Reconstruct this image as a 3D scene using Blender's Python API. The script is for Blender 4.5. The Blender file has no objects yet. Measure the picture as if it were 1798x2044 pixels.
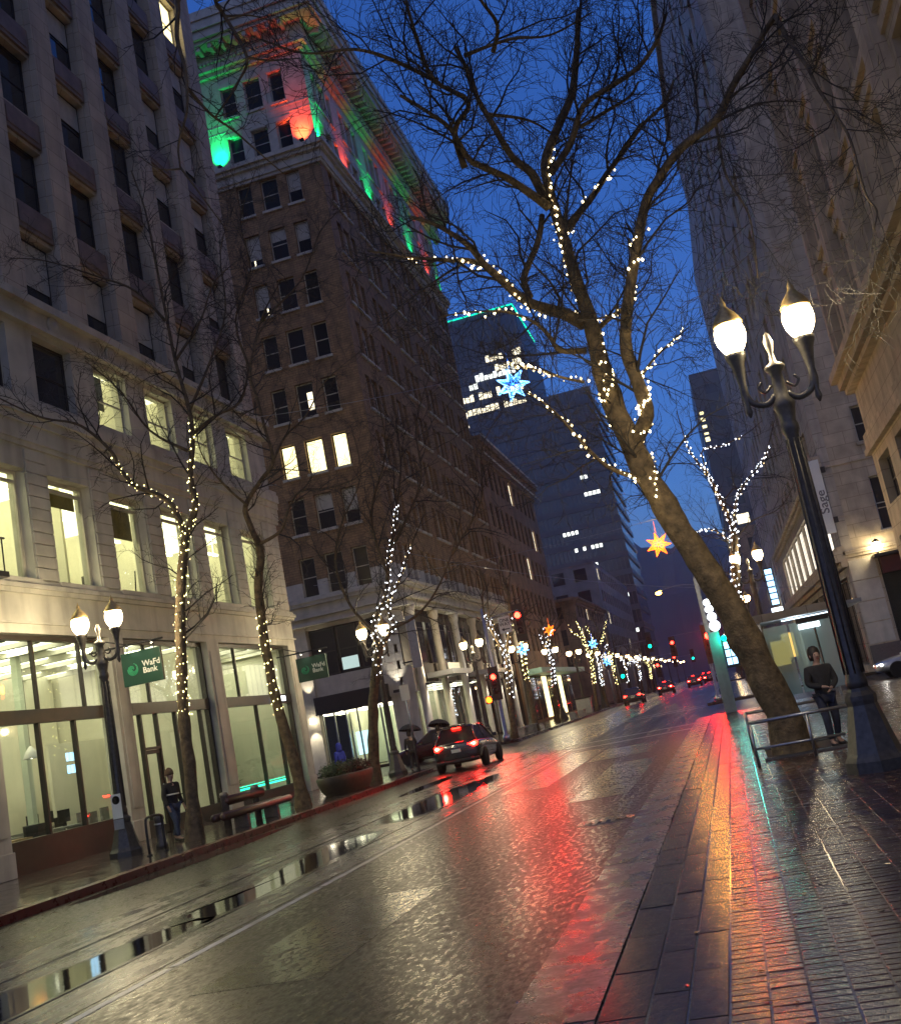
import bpy, bmesh, math, random
import numpy as np
from mathutils import Vector, Matrix, noise as mnoise

# ------------------------------------------------------------------ camera, sky, exposure
S = bpy.context.scene
C = S.collection
CAM_H = 1.8
F, CX, CY = 2150., 899., 1022.                  # focal length and centre, in 1798 px wide picture units
th = math.atan2(.192, .981)
_d = np.array([558., 308., F]); _d /= np.linalg.norm(_d)
_k = F*F/(math.sin(th)*558 + math.cos(th)*308)
_u = np.array([-math.sin(th)*_k, -math.cos(th)*_k, F]); _u /= np.linalg.norm(_u)
_r = np.cross(_d, _u)
RM = np.stack([_r, _d, _u])                     # camera axes -> world axes
cd = bpy.data.cameras.new('camera'); cam = bpy.data.objects.new('camera', cd); C.objects.link(cam)
cd.sensor_fit = 'HORIZONTAL'; cd.sensor_width = 36; cd.lens = 36*F/1798.; cd.clip_start = .1; cd.clip_end = 4000
ax, ay, az = RM @ [1, 0, 0], RM @ [0, -1, 0], RM @ [0, 0, -1]
cam.matrix_world = Matrix(((ax[0], ay[0], az[0], 0), (ax[1], ay[1], az[1], 0), (ax[2], ay[2], az[2], CAM_H), (0, 0, 0, 1)))
S.camera = cam
W = bpy.data.worlds.new('World'); S.world = W; W.use_nodes = True
nt = W.node_tree; nt.nodes.clear()
sk = nt.nodes.new('ShaderNodeTexSky'); sk.sky_type = 'NISHITA'; sk.sun_disc = False
sk.sun_elevation = math.radians(-.5); sk.sun_rotation = math.radians(90); sk.altitude = 100
sk.air_density = .8; sk.dust_density = .2; sk.ozone_density = 4.4
bg = nt.nodes.new('ShaderNodeBackground'); bg.inputs['Strength'].default_value = .9
wo = nt.nodes.new('ShaderNodeOutputWorld')
nt.links.new(sk.outputs[0], bg.inputs[0]); nt.links.new(bg.outputs[0], wo.inputs[0])
sd = bpy.data.lights.new('city_glow', 'SUN'); sd.energy = .2; sd.angle = math.radians(100); sd.color = (1, .84, .68)  # wide warm fill added for city glow; the real sun is down
city_glow = bpy.data.objects.new('city_glow', sd); C.objects.link(city_glow); city_glow.rotation_euler = (math.radians(42), 0, 0)
S.view_settings.view_transform = 'Standard'; S.view_settings.look = 'None'
S.view_settings.exposure = .7; S.view_settings.gamma = 1; S.view_settings.use_curve_mapping = False
S.render.engine = 'CYCLES'
S.cycles.max_bounces = 7; S.cycles.diffuse_bounces = 3; S.cycles.glossy_bounces = 3
S.cycles.transparent_max_bounces = 12; S.cycles.sample_clamp_indirect = 3; S.cycles.sample_clamp_direct = 12; S.cycles.use_light_tree = True
S.cycles.caustics_reflective = False; S.cycles.caustics_refractive = False

R = random.Random(7)
rad = math.radians

# ------------------------------------------------------------------ helpers
def ray(px, py): return RM @ np.array([px-CX, py-CY, F])
def at(px, py, Y):
    """the point at street distance Y seen at a picture position (for tracing the tree limbs)"""
    v = ray(px, py); t = Y/v[1]; return np.array([v[0]*t, Y, v[2]*t+CAM_H])

MATS = {}
def _new(name):
    m = bpy.data.materials.new(name); m.use_nodes = True; MATS[name] = m
    return m, m.node_tree, m.node_tree.nodes['Principled BSDF']
def mat(name, col, rough=.6, metal=0., var=.25, scale=3., bump=0., bscale=40., spec=.5, dirt=None, coat=0., dist=.01, course=None):
    """painted / stone / metal surface: colour broken up by two noises, optional fine relief and streaky dirt"""
    if name in MATS: return MATS[name]
    m, t, b = _new(name); N, Lk = t.nodes, t.links
    tc = N.new('ShaderNodeTexCoord')
    n1 = N.new('ShaderNodeTexNoise'); n1.inputs['Scale'].default_value = scale; n1.inputs['Detail'].default_value = 6
    Lk.new(tc.outputs['Object'], n1.inputs['Vector'])
    mr = N.new('ShaderNodeMapRange'); mr.inputs[1].default_value = .3; mr.inputs[2].default_value = .7
    mr.inputs[3].default_value = 1-var; mr.inputs[4].default_value = 1+var*.6
    Lk.new(n1.outputs['Fac'], mr.inputs[0])
    mx = N.new('ShaderNodeVectorMath'); mx.operation = 'SCALE'; mx.inputs[0].default_value = col[:3]
    Lk.new(mr.outputs[0], mx.inputs['Scale'])
    out = mx.outputs[0]
    if dirt:
        mp = N.new('ShaderNodeMapping'); mp.inputs['Scale'].default_value = (2.2, 2.2, .18)
        n3 = N.new('ShaderNodeTexNoise'); n3.inputs['Scale'].default_value = 1.; n3.inputs['Detail'].default_value = 5
        Lk.new(tc.outputs['Object'], mp.inputs[0]); Lk.new(mp.outputs[0], n3.inputs['Vector'])
        r3 = N.new('ShaderNodeMapRange'); r3.inputs[1].default_value = .48; r3.inputs[2].default_value = .75; r3.inputs[4].default_value = .55
        Lk.new(n3.outputs['Fac'], r3.inputs[0])
        mm = N.new('ShaderNodeMix'); mm.data_type = 'RGBA'; mm.inputs[7].default_value = (*dirt, 1)
        Lk.new(r3.outputs[0], mm.inputs[0]); Lk.new(out, mm.inputs[6]); out = mm.outputs[2]
    if course:                                                       # ashlar: thin dark joints between dressed stones, each a shade apart
        sx = N.new('ShaderNodeSeparateXYZ'); Lk.new(tc.outputs['Object'], sx.inputs[0])
        ad = N.new('ShaderNodeMath'); Lk.new(sx.outputs[0], ad.inputs[0]); Lk.new(sx.outputs[1], ad.inputs[1])
        cb = N.new('ShaderNodeCombineXYZ'); Lk.new(ad.outputs[0], cb.inputs[0]); Lk.new(sx.outputs[2], cb.inputs[1])
        bk = N.new('ShaderNodeTexBrick'); bk.inputs['Scale'].default_value = 1; bk.inputs['Brick Width'].default_value = course[0]; bk.inputs['Row Height'].default_value = course[1]; bk.inputs['Mortar Size'].default_value = course[2]; bk.inputs['Mortar Smooth'].default_value = .3
        bk.inputs['Color1'].default_value = (1, 1, 1, 1); bk.inputs['Color2'].default_value = (.86, .86, .86, 1); bk.inputs['Mortar'].default_value = (.5, .48, .46, 1)
        Lk.new(cb.outputs[0], bk.inputs['Vector'])
        ml = N.new('ShaderNodeMix'); ml.data_type = 'RGBA'; ml.blend_type = 'MULTIPLY'; ml.inputs[0].default_value = 1; Lk.new(out, ml.inputs[6]); Lk.new(bk.outputs[0], ml.inputs[7]); out = ml.outputs[2]
    Lk.new(out, b.inputs['Base Color'])
    n2 = N.new('ShaderNodeTexNoise'); n2.inputs['Scale'].default_value = bscale; n2.inputs['Detail'].default_value = 4
    Lk.new(tc.outputs['Object'], n2.inputs['Vector'])
    rr = N.new('ShaderNodeMapRange'); rr.inputs[3].default_value = max(.02, rough*.75); rr.inputs[4].default_value = min(1, rough*1.25)
    Lk.new(n2.outputs['Fac'], rr.inputs[0]); Lk.new(rr.outputs[0], b.inputs['Roughness'])
    b.inputs['Metallic'].default_value = metal; b.inputs['Specular IOR Level'].default_value = spec
    if coat: b.inputs['Coat Weight'].default_value = coat; b.inputs['Coat Roughness'].default_value = .08
    if bump:
        bp = N.new('ShaderNodeBump'); bp.inputs['Strength'].default_value = bump; bp.inputs['Distance'].default_value = dist
        Lk.new(n2.outputs['Fac'], bp.inputs['Height']); Lk.new(bp.outputs[0], b.inputs['Normal'])
    return m
def emit(name, col, st, sample=True):
    if name in MATS: return MATS[name]
    m, t, b = _new(name)
    b.inputs['Base Color'].default_value = (*[c*.5 for c in col], 1); b.inputs['Roughness'].default_value = .4
    b.inputs['Emission Color'].default_value = (*col, 1); b.inputs['Emission Strength'].default_value = st
    m.cycles.emission_sampling = 'AUTO' if sample else 'NONE'
    return m
def glass(name, tint=(.9, .95, .92), refl=1.):
    """a pane: clear straight through, mirror-like by Fresnel"""
    if name in MATS: return MATS[name]
    m, t, b = _new(name); N, Lk = t.nodes, t.links; N.remove(b)
    tr = N.new('ShaderNodeBsdfTransparent'); tr.inputs[0].default_value = (*tint, 1)
    gl = N.new('ShaderNodeBsdfGlossy'); gl.inputs['Roughness'].default_value = .02
    lw = N.new('ShaderNodeLayerWeight'); lw.inputs[0].default_value = .5        # 1 - cos, the same from both sides
    pw = N.new('ShaderNodeMath'); pw.operation = 'POWER'; pw.inputs[1].default_value = 4.
    fr = N.new('ShaderNodeMath'); fr.operation = 'MULTIPLY_ADD'; fr.inputs[1].default_value = .8; fr.inputs[2].default_value = .05*refl
    Lk.new(lw.outputs['Facing'], pw.inputs[0]); Lk.new(pw.outputs[0], fr.inputs[0]); mu = fr; mu.use_clamp = True
    mx = N.new('ShaderNodeMixShader')
    Lk.new(mu.outputs[0], mx.inputs[0]); Lk.new(tr.outputs[0], mx.inputs[1]); Lk.new(gl.outputs[0], mx.inputs[2])
    Lk.new(mx.outputs[0], N['Material Output'].inputs[0])
    return m
def wet(name, col, rough, r_lo, r_hi, bump, bscale, var=.4, scale=.6, patch=.25, stretch=(1, 1, 1), fine=0., grain=0., gscale=60., dist=.006, spec=.5, bst=None, rmod=0.):
    """rain-wet paving: dark base, a water film whose gloss changes in broad patches, grainy relief"""
    if name in MATS: return MATS[name]
    m, t, b = _new(name); N, Lk = t.nodes, t.links
    tc = N.new('ShaderNodeTexCoord'); mp = N.new('ShaderNodeMapping'); mp.inputs['Scale'].default_value = stretch
    Lk.new(tc.outputs['Object'], mp.inputs[0])
    n1 = N.new('ShaderNodeTexNoise'); n1.inputs['Scale'].default_value = scale; n1.inputs['Detail'].default_value = 8; n1.inputs['Roughness'].default_value = .6
    Lk.new(mp.outputs[0], n1.inputs['Vector'])
    n2 = N.new('ShaderNodeTexNoise'); n2.inputs['Scale'].default_value = bscale; n2.inputs['Detail'].default_value = 5; n2.inputs['Roughness'].default_value = .65
    m2 = N.new('ShaderNodeMapping'); m2.inputs['Scale'].default_value = bst or (1, 1, 1); Lk.new(tc.outputs['Object'], m2.inputs[0])
    Lk.new(m2.outputs[0], n2.inputs['Vector'])
    mr = N.new('ShaderNodeMapRange'); mr.inputs[1].default_value = .3; mr.inputs[2].default_value = .7; mr.inputs[3].default_value = 1-var; mr.inputs[4].default_value = 1+var
    Lk.new(n1.outputs['Fac'], mr.inputs[0])
    sc = N.new('ShaderNodeVectorMath'); sc.operation = 'SCALE'; sc.inputs[0].default_value = col
    Lk.new(mr.outputs[0], sc.inputs['Scale']); outc = sc.outputs[0]
    if grain:                                                    # chips of lighter and darker stone
        vg = N.new('ShaderNodeTexVoronoi'); vg.inputs['Scale'].default_value = gscale; Lk.new(m2.outputs[0], vg.inputs['Vector'])
        sp = N.new('ShaderNodeSeparateColor'); Lk.new(vg.outputs['Color'], sp.inputs[0])
        pw = N.new('ShaderNodeMath'); pw.operation = 'POWER'; pw.inputs[1].default_value = 2.5; Lk.new(sp.outputs[0], pw.inputs[0])
        ma = N.new('ShaderNodeMath'); ma.operation = 'MULTIPLY_ADD'; ma.inputs[1].default_value = grain; ma.inputs[2].default_value = 1-grain*.3; Lk.new(pw.outputs[0], ma.inputs[0])
        s2 = N.new('ShaderNodeVectorMath'); s2.operation = 'SCALE'; Lk.new(outc, s2.inputs[0]); Lk.new(ma.outputs[0], s2.inputs['Scale']); outc = s2.outputs[0]
    Lk.new(outc, b.inputs['Base Color'])
    b.inputs['Specular IOR Level'].default_value = spec; b.inputs['IOR'].default_value = 1.4
    rr = N.new('ShaderNodeMapRange'); rr.inputs[1].default_value = .5-patch; rr.inputs[2].default_value = .5+patch; rr.inputs[3].default_value = r_lo; rr.inputs[4].default_value = r_hi
    Lk.new(n1.outputs['Fac'], rr.inputs[0]); ro = rr.outputs[0]
    if rmod:                                                     # small dry and wet flecks
        n4 = N.new('ShaderNodeTexNoise'); n4.inputs['Scale'].default_value = bscale*.35; n4.inputs['Detail'].default_value = 6; n4.inputs['Roughness'].default_value = .7; Lk.new(m2.outputs[0], n4.inputs['Vector'])
        r4 = N.new('ShaderNodeMapRange'); r4.inputs[1].default_value = .38; r4.inputs[2].default_value = .62; r4.inputs[3].default_value = -rmod; r4.inputs[4].default_value = rmod; Lk.new(n4.outputs['Fac'], r4.inputs[0])
        a4 = N.new('ShaderNodeMath'); a4.operation = 'ADD'; a4.use_clamp = True; Lk.new(ro, a4.inputs[0]); Lk.new(r4.outputs[0], a4.inputs[1]); ro = a4.outputs[0]
    Lk.new(ro, b.inputs['Roughness'])
    bp = N.new('ShaderNodeBump'); bp.inputs['Strength'].default_value = bump; bp.inputs['Distance'].default_value = dist
    Lk.new(n2.outputs['Fac'], bp.inputs['Height'])
    if fine:
        n3 = N.new('ShaderNodeTexVoronoi'); n3.inputs['Scale'].default_value = fine
        Lk.new(tc.outputs['Object'], n3.inputs['Vector'])
        b2 = N.new('ShaderNodeBump'); b2.inputs['Strength'].default_value = bump*.8; b2.inputs['Distance'].default_value = .004
        Lk.new(n3.outputs['Distance'], b2.inputs['Height']); Lk.new(bp.outputs[0], b2.inputs['Normal']); bp = b2
    Lk.new(bp.outputs[0], b.inputs['Normal'])
    return m

class MB:
    """collects shapes; build() links them as one mesh object"""
    def __init__(s): s.v = []; s.f = []; s.sm = []
    def box(s, x0, x1, y0, y1, z0, z1):
        if x0 > x1: x0, x1 = x1, x0
        if y0 > y1: y0, y1 = y1, y0
        if z0 > z1: z0, z1 = z1, z0
        n = len(s.v)
        s.v += [(x0,y0,z0),(x1,y0,z0),(x1,y1,z0),(x0,y1,z0),(x0,y0,z1),(x1,y0,z1),(x1,y1,z1),(x0,y1,z1)]
        s.f += [(n,n+3,n+2,n+1),(n+4,n+5,n+6,n+7),(n,n+1,n+5,n+4),(n+1,n+2,n+6,n+5),(n+2,n+3,n+7,n+6),(n+3,n,n+4,n+7)]
        s.sm += [0]*6
        return s
    def fb(s, Fr, u0, u1, d0, d1, z0, z1):
        a, b = Fr(u0, d0), Fr(u1, d1); return s.box(a[0], b[0], a[1], b[1], z0, z1)
    def poly(s, pts):
        n = len(s.v); s.v += [tuple(p) for p in pts]; s.f.append(tuple(range(n, n+len(pts)))); s.sm.append(0); return s
    def prism(s, pts, off):
        """a flat outline and its copy moved by off, closed"""
        n = len(s.v); k = len(pts); o = Vector(off)
        s.v += [tuple(p) for p in pts] + [tuple(Vector(p)+o) for p in pts]
        s.f += [tuple(range(n, n+k)), tuple(range(n+2*k-1, n+k-1, -1))] + [(n+i, n+(i+1) % k, n+k+(i+1) % k, n+k+i) for i in range(k)]
        s.sm += [0]*(k+2); return s
    def tube(s, pts, rs, k=6, cap=True, smooth=1):
        P = np.asarray(pts, float); n0 = len(s.v); m = len(P)
        if np.isscalar(rs): rs = [rs]*m
        T = np.gradient(P, axis=0); T /= (np.linalg.norm(T, axis=1, keepdims=True)+1e-9)
        a = np.array([0., 0., 1.]) if abs(T[0, 2]) < .8 else np.array([1., 0., 0.])
        A = np.cross(T, a); A /= (np.linalg.norm(A, axis=1, keepdims=True)+1e-9)
        for i in range(1, m):
            q = A[i-1]-T[i]*np.dot(A[i-1], T[i]); l = np.linalg.norm(q)
            if l > 1e-6: A[i] = q/l
        B = np.cross(T, A)
        an = np.arange(k)*2*math.pi/k
        ring = P[:, None, :] + np.asarray(rs)[:, None, None]*(np.cos(an)[None, :, None]*A[:, None, :]+np.sin(an)[None, :, None]*B[:, None, :])
        s.v += [tuple(x) for x in ring.reshape(-1, 3).tolist()]
        for i in range(m-1):
            o = n0+i*k
            for j in range(k):
                j2 = (j+1) % k; s.f.append((o+j, o+j2, o+k+j2, o+k+j))
        s.sm += [smooth]*((m-1)*k)
        if cap:
            s.f += [tuple(range(n0+k-1, n0-1, -1)), tuple(range(n0+(m-1)*k, n0+m*k))]; s.sm += [0, 0]
        return s
    def lathe(s, prof, c=(0, 0, 0), k=16, smooth=1):
        n = len(s.v); m = len(prof)
        for r, z in prof:
            for j in range(k):
                a = 2*math.pi*j/k; s.v.append((c[0]+r*math.cos(a), c[1]+r*math.sin(a), c[2]+z))
        for i in range(m-1):
            for j in range(k):
                j2 = (j+1) % k; s.f.append((n+i*k+j, n+i*k+j2, n+(i+1)*k+j2, n+(i+1)*k+j)); s.sm.append(smooth)
        s.f += [tuple(range(n+k-1, n-1, -1)), tuple(range(n+(m-1)*k, n+m*k))]; s.sm += [0, 0]
        return s
    def octa(s, c, r):
        n = len(s.v); x, y, z = c
        s.v += [(x+r,y,z),(x-r,y,z),(x,y+r,z),(x,y-r,z),(x,y,z+r*1.3),(x,y,z-r*1.3)]
        s.f += [(n,n+2,n+4),(n+2,n+1,n+4),(n+1,n+3,n+4),(n+3,n,n+4),(n+2,n,n+5),(n+1,n+2,n+5),(n+3,n+1,n+5),(n,n+3,n+5)]
        s.sm += [0]*8; return s
    def ball(s, c, r, k=10, sz=1.):
        return s.lathe([(max(1e-3, r*math.sin(math.pi*i/8)), -r*sz*math.cos(math.pi*i/8)) for i in range(9)], c, k)
    def mesh(s, name):
        me = bpy.data.meshes.new(name); me.from_pydata(s.v, [], s.f); me.polygons.foreach_set('use_smooth', [bool(x) for x in s.sm]); me.update(); return me
    def build(s, name, m, parent=None, world=True, bevel=0):
        o = link(name, s.mesh(name), m, parent, world)
        if bevel:
            bm = o.modifiers.new('bevel', 'BEVEL'); bm.width = bevel; bm.segments = 2; bm.limit_method = 'ANGLE'
        return o
WL = {}
def link(name, data, m, parent=None, world=True):
    o = bpy.data.objects.new(name, data); C.objects.link(o)
    if m is not None and data is not None and not data.materials: data.materials.append(MATS[m] if isinstance(m, str) else m)
    if parent is not None:
        o.parent = parent
        if world: o.location = -WL.get(parent.name, Vector((0, 0, 0)))
    if world: WL[o.name] = Vector((0, 0, 0))
    return o
def tag(o, label=None, cat=None, group=None, kind=None):
    if label: o['label'] = label
    if cat: o['category'] = cat
    if group: o['group'] = group
    if kind: o['kind'] = kind
    return o
def thing(name, label, cat, loc=(0, 0, 0), rz=0, group=None):
    o = bpy.data.objects.new(name, None); C.objects.link(o); o.location = loc; o.rotation_euler = (0, 0, rz)
    o.empty_display_size = .2
    WL[o.name] = Vector(loc)
    return tag(o, label, cat, group)
def struct(name, mb, m): return tag(mb.build(name, m), kind='structure')
def dup(o, parent=None, loc=None, rz=None, label=None):
    c = o.copy(); C.objects.link(c)
    if parent is not None: c.parent = parent
    if loc is not None: c.location = loc; WL[c.name] = Vector(loc)
    if rz is not None: c.rotation_euler = (0, 0, rz)
    if label: c['label'] = label
    for ch in list(o.children): dup(ch, c)
    return c
def spot(name, loc, to, power, col, ang, parent, blend=.6, r=.05, world=True):
    l = bpy.data.lights.new(name, 'SPOT'); l.energy = power; l.color = col; l.spot_size = rad(ang); l.spot_blend = blend; l.shadow_soft_size = r
    o = bpy.data.objects.new(name, l); C.objects.link(o); o.parent = parent
    off = WL.get(parent.name, Vector((0, 0, 0))) if world else Vector((0, 0, 0))
    o.location = Vector(loc)-off
    o.rotation_euler = (Vector(to)-Vector(loc)).to_track_quat('-Z', 'Y').to_euler()
    return o
def bulb(name, loc, power, col, r, parent, world=True):
    l = bpy.data.lights.new(name, 'POINT'); l.energy = power; l.color = col; l.shadow_soft_size = r
    o = bpy.data.objects.new(name, l); C.objects.link(o); o.parent = parent
    o.location = Vector(loc)-(WL.get(parent.name, Vector((0, 0, 0))) if world else Vector((0, 0, 0)))
    return o
def globe_mat(name, col, st):
    """luminous opal glass: glows itself and lets its lamp shine through"""
    m, t, b = _new(name); N, Lk = t.nodes, t.links; N.remove(b)
    tr = N.new('ShaderNodeBsdfTransparent'); em = N.new('ShaderNodeEmission'); em.inputs[0].default_value = (*col, 1); em.inputs[1].default_value = st
    ad = N.new('ShaderNodeAddShader'); Lk.new(tr.outputs[0], ad.inputs[0]); Lk.new(em.outputs[0], ad.inputs[1]); Lk.new(ad.outputs[0], N['Material Output'].inputs[0])
    m.cycles.emission_sampling = 'NONE'; return m
def panel(x0, x1, y0, y1, z, m, parent):
    """flat luminaire facing down"""
    return MB().poly([(x0, y0, z), (x0, y1, z), (x1, y1, z), (x1, y0, z)]).build('ceiling_light', m, parent)
def text(body, size, loc, rot, m, parent, name='lettering', align='LEFT', ext=.004, sx=1., world=True, spacing=1.):
    c = bpy.data.curves.new(name, 'FONT'); c.body = body; c.size = size; c.extrude = ext; c.align_x = align; c.space_line = .82; c.resolution_u = 3; c.space_character = spacing
    c.offset = size*.012
    tmp = bpy.data.objects.new(name, c); C.objects.link(tmp)
    dg = bpy.context.evaluated_depsgraph_get(); me = bpy.data.meshes.new_from_object(tmp.evaluated_get(dg)); me.name = name
    bpy.data.objects.remove(tmp); me.materials.clear(); me.materials.append(MATS[m])
    o = bpy.data.objects.new(name, me); C.objects.link(o)
    o.parent = parent; o.location = Vector(loc)-(WL.get(parent.name, Vector((0, 0, 0))) if world else Vector((0, 0, 0)))
    o.rotation_euler = rot; o.scale = (sx, 1, 1)
    return o
def wall_holes(mb, Fr, u0, u1, z0, z1, holes, d0, d1):
    """a wall between depths d0 and d1 with rectangular openings"""
    us = sorted({u0, u1, *[h[0] for h in holes], *[h[1] for h in holes]}); us = [u for u in us if u0 <= u <= u1]
    zs = sorted({z0, z1, *[h[2] for h in holes], *[h[3] for h in holes]}); zs = [z for z in zs if z0 <= z <= z1]
    for a, b in zip(zs, zs[1:]):
        zm = (a+b)/2; run = None
        for p, q in zip(us, us[1:]):
            um = (p+q)/2
            solid = not any(h[0] < um < h[1] and h[2] < zm < h[3] for h in holes)
            if solid: run = (run[0], q) if run else (p, q)
            elif run: mb.fb(Fr, run[0], run[1], d0, d1, a, b); run = None
        if run: mb.fb(Fr, run[0], run[1], d0, d1, a, b)
def window(parent, Fr, u0, u1, z0, z1, d, fm, pm, bars=('m',), fw=.07, name='window', sill=None, label=None, bd=.06):
    """frame with rails and mullions, the pane a sub-part; d = depth of its outer face"""
    mb = MB()
    mb.fb(Fr, u0, u0+fw, d-bd, d, z0, z1); mb.fb(Fr, u1-fw, u1, d-bd, d, z0, z1)
    mb.fb(Fr, u0+fw, u1-fw, d-bd, d, z0, z0+fw); mb.fb(Fr, u0+fw, u1-fw, d-bd, d, z1-fw, z1)
    us, zs = [], []
    for b in bars:
        if b == 'm': zs.append((z0+z1)/2)
        elif b[0] == 'z': zs.append(z0+(z1-z0)*float(b[1:]))
        elif b[0] == 'u': us.append(u0+(u1-u0)*float(b[1:]))
    for z in zs: mb.fb(Fr, u0+fw, u1-fw, d-bd, d-.004, z-fw*.4, z+fw*.4)
    for u in us: mb.fb(Fr, u-fw*.4, u+fw*.4, d-bd, d-.008, z0+fw, z1-fw)
    o = mb.build(name, fm, parent)
    if label: o['label'] = label
    MB().fb(Fr, u0+.01, u1-.01, d-bd*.5-.006, d-bd*.5, z0+.01, z1-.01).build('pane', pm, o)
    if sill: MB().fb(Fr, u0-.1, u1+.1, sill[0], sill[1], z0-.14, z0-.002).build('sill', sill[2], o)
    return o
def FL(u, d): return (-17.+d, u)        # left side of the street, outward = +X
def FR_(u, d): return (6.9-d, u)        # right side, outward = -X
def F2(u, d): return (u, 58.9-d)        # faces the camera across the cross street, left
def FR2(u, d): return (u, 58.8-d)       # the same, right
def ysheet(Y0):
    return lambda u, d: (u, Y0-d)
def xsheet(X0, s):
    return lambda u, d: (X0+s*d, u)
# ------------------------------------------------------------------ materials
WARM = (1., .82, .5)
mat('limestone', (.47, .45, .385), .7, var=.2, scale=1.2, bump=.12, bscale=25, dirt=(.2, .18, .16))
mat('limestone_upper', (.5, .43, .33), .75, var=.22, scale=1., bump=.1, bscale=20, dirt=(.2, .18, .16), course=(1.5, .56, .012))
mat('spandrel_panel', (.2, .15, .12), .6, var=.3, scale=2, bump=.1)
mat('brown_brick', (.31, .19, .085), .75, var=.4, scale=2, bump=.3, bscale=30, dirt=(.14, .09, .05), course=(.42, .15, .014))
mat('terracotta_cream', (.50, .47, .38), .55, var=.2, scale=2, bump=.15, bscale=14, dirt=(.28, .26, .2))
mat('tan_stone', (.5, .41, .29), .75, var=.25, scale=1.5, bump=.12, dirt=(.2, .17, .13), course=(1.4, .7, .014))
mat('pale_tile', (.50, .46, .38), .55, var=.18, scale=2, bump=.05, dirt=(.3, .27, .22))
mat('grey_stone', (.46, .4, .32), .75, var=.25, scale=1, bump=.12, dirt=(.15, .14, .13), course=(1.6, .8, .02))
mat('granite_base', (.12, .105, .1), .3, var=.3, scale=30, bump=.05)
mat('dark_bronze', (.02, .015, .012), .45, metal=.0, var=.3, scale=4)
mat('dark_metal', (.03, .03, .032), .42, metal=.5, var=.3, scale=8, bump=.1, bscale=60)
mat('lamp_iron', (.075, .068, .06), .42, metal=.25, var=.35, scale=14, bump=.25, bscale=70)
mat('lamp_brass', (.42, .3, .13), .4, metal=.7, var=.3, scale=20)
mat('steel', (.35, .36, .38), .3, metal=.85, var=.2, scale=10)
mat('grey_paint', (.3, .31, .33), .4, var=.15, scale=5, dirt=(.2, .2, .2))
mat('cream_frame', (.44, .41, .33), .5, var=.15)
mat('white_paint', (.75, .74, .7), .5, var=.12)
mat('plaster', (.72, .69, .55), .8, var=.1, scale=1)
mat('plaster_green', (.55, .6, .48), .8, var=.12, scale=1)
mat('ceiling', (.8, .78, .68), .85, var=.06)
mat('carpet', (.13, .12, .1), .9, var=.3, scale=8)
mat('wood', (.3, .19, .09), .5, var=.35, scale=6)
mat('black', (.012, .012, .013), .5, var=.3)
mat('rubber', (.015, .015, .015), .75, var=.3)
mat('blind', (.45, .43, .37), .7, var=.15)
mat('bark', (.12, .085, .045), .8, var=.6, scale=7, bump=1., bscale=22, dist=.035)
mat('bark_twig', (.022, .018, .016), .7, var=.4, scale=9)
mat('foliage', (.04, .075, .025), .55, var=.5, scale=12)
mat('foliage_red', (.1, .045, .025), .55, var=.5, scale=12)
mat('soil', (.04, .03, .02), .8)
mat('sign_green', (.004, .042, .027), .35, var=.12, scale=2)
mat('sign_logo', (.03, .36, .17), .4, var=.1)
mat('sign_white', (.72, .72, .66), .5, var=.05)
mat('hill_wood', (.02, .024, .025), .95, var=.5, scale=.05)
mat('tower_dark', (.065, .07, .085), .35, var=.25, scale=.15)
mat('tower_glass', (.03, .036, .05), .12, var=.3, scale=.3, spec=.8)
mat('far_brick', (.3, .19, .12), .8, var=.35, scale=.8, dirt=(.1, .07, .05))
mat('far_concrete', (.2, .19, .18), .8, var=.3, scale=.6)
glass('clear_glass'); glass('shelter_glass', (.72, .86, .84), 1.6)
_m = MATS['shelter_glass']; _t = _m.node_tree; _o = _t.nodes['Material Output']; _src = _o.inputs[0].links[0].from_socket      # misted by rain
_df = _t.nodes.new('ShaderNodeBsdfTranslucent'); _df.inputs[0].default_value = (.5, .62, .62, 1); _d2 = _t.nodes.new('ShaderNodeBsdfDiffuse'); _d2.inputs[0].default_value = (.4, .5, .5, 1)
_a = _t.nodes.new('ShaderNodeMixShader'); _b = _t.nodes.new('ShaderNodeMixShader'); _b.inputs[0].default_value = .38
_t.links.new(_df.outputs[0], _a.inputs[1]); _t.links.new(_d2.outputs[0], _a.inputs[2]); _t.links.new(_src, _b.inputs[1]); _t.links.new(_a.outputs[0], _b.inputs[2]); _t.links.new(_b.outputs[0], _o.inputs[0])
m_, t_, b_ = _new('dark_glass')
b_.inputs['Base Color'].default_value = (.026, .026, .029, 1); b_.inputs['Roughness'].default_value = .06; b_.inputs['Specular IOR Level'].default_value = .7
wet('asphalt_wet', (.017, .0155, .0135), .3, .24, .46, 1., 48, var=.5, scale=.9, patch=.25, stretch=(1.3, .07, 1), grain=2.4, gscale=34, dist=.0014, spec=.34, bst=(1, .4, 1), rmod=.13)
wet('asphalt_patch_wet', (.011, .0105, .0105), .3, .18, .32, 1., 48, var=.4, scale=1.5, patch=.3, grain=1.6, gscale=34, dist=.0012, spec=.34, bst=(1, .4, 1), rmod=.1)
wet('damp_concrete', (.045, .041, .034), .2, .08, .2, .4, 10, var=.3, scale=1.5, patch=.3, spec=.45)
mat('wet_leaf', (.13, .07, .02), .25, var=.5, scale=30)
wet('track_concrete_wet', (.085, .078, .064), .25, .2, .36, .8, 12, var=.4, scale=.7, patch=.35, stretch=(1, .3, 1), grain=.9, gscale=20, dist=.005, spec=.42, bst=(1, .25, 1), rmod=.12)
wet('sidewalk_wet', (.075, .06, .05), .25, .07, .2, .5, 7, var=.4, scale=.8, patch=.35, dist=.005, rmod=.05)
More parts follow.
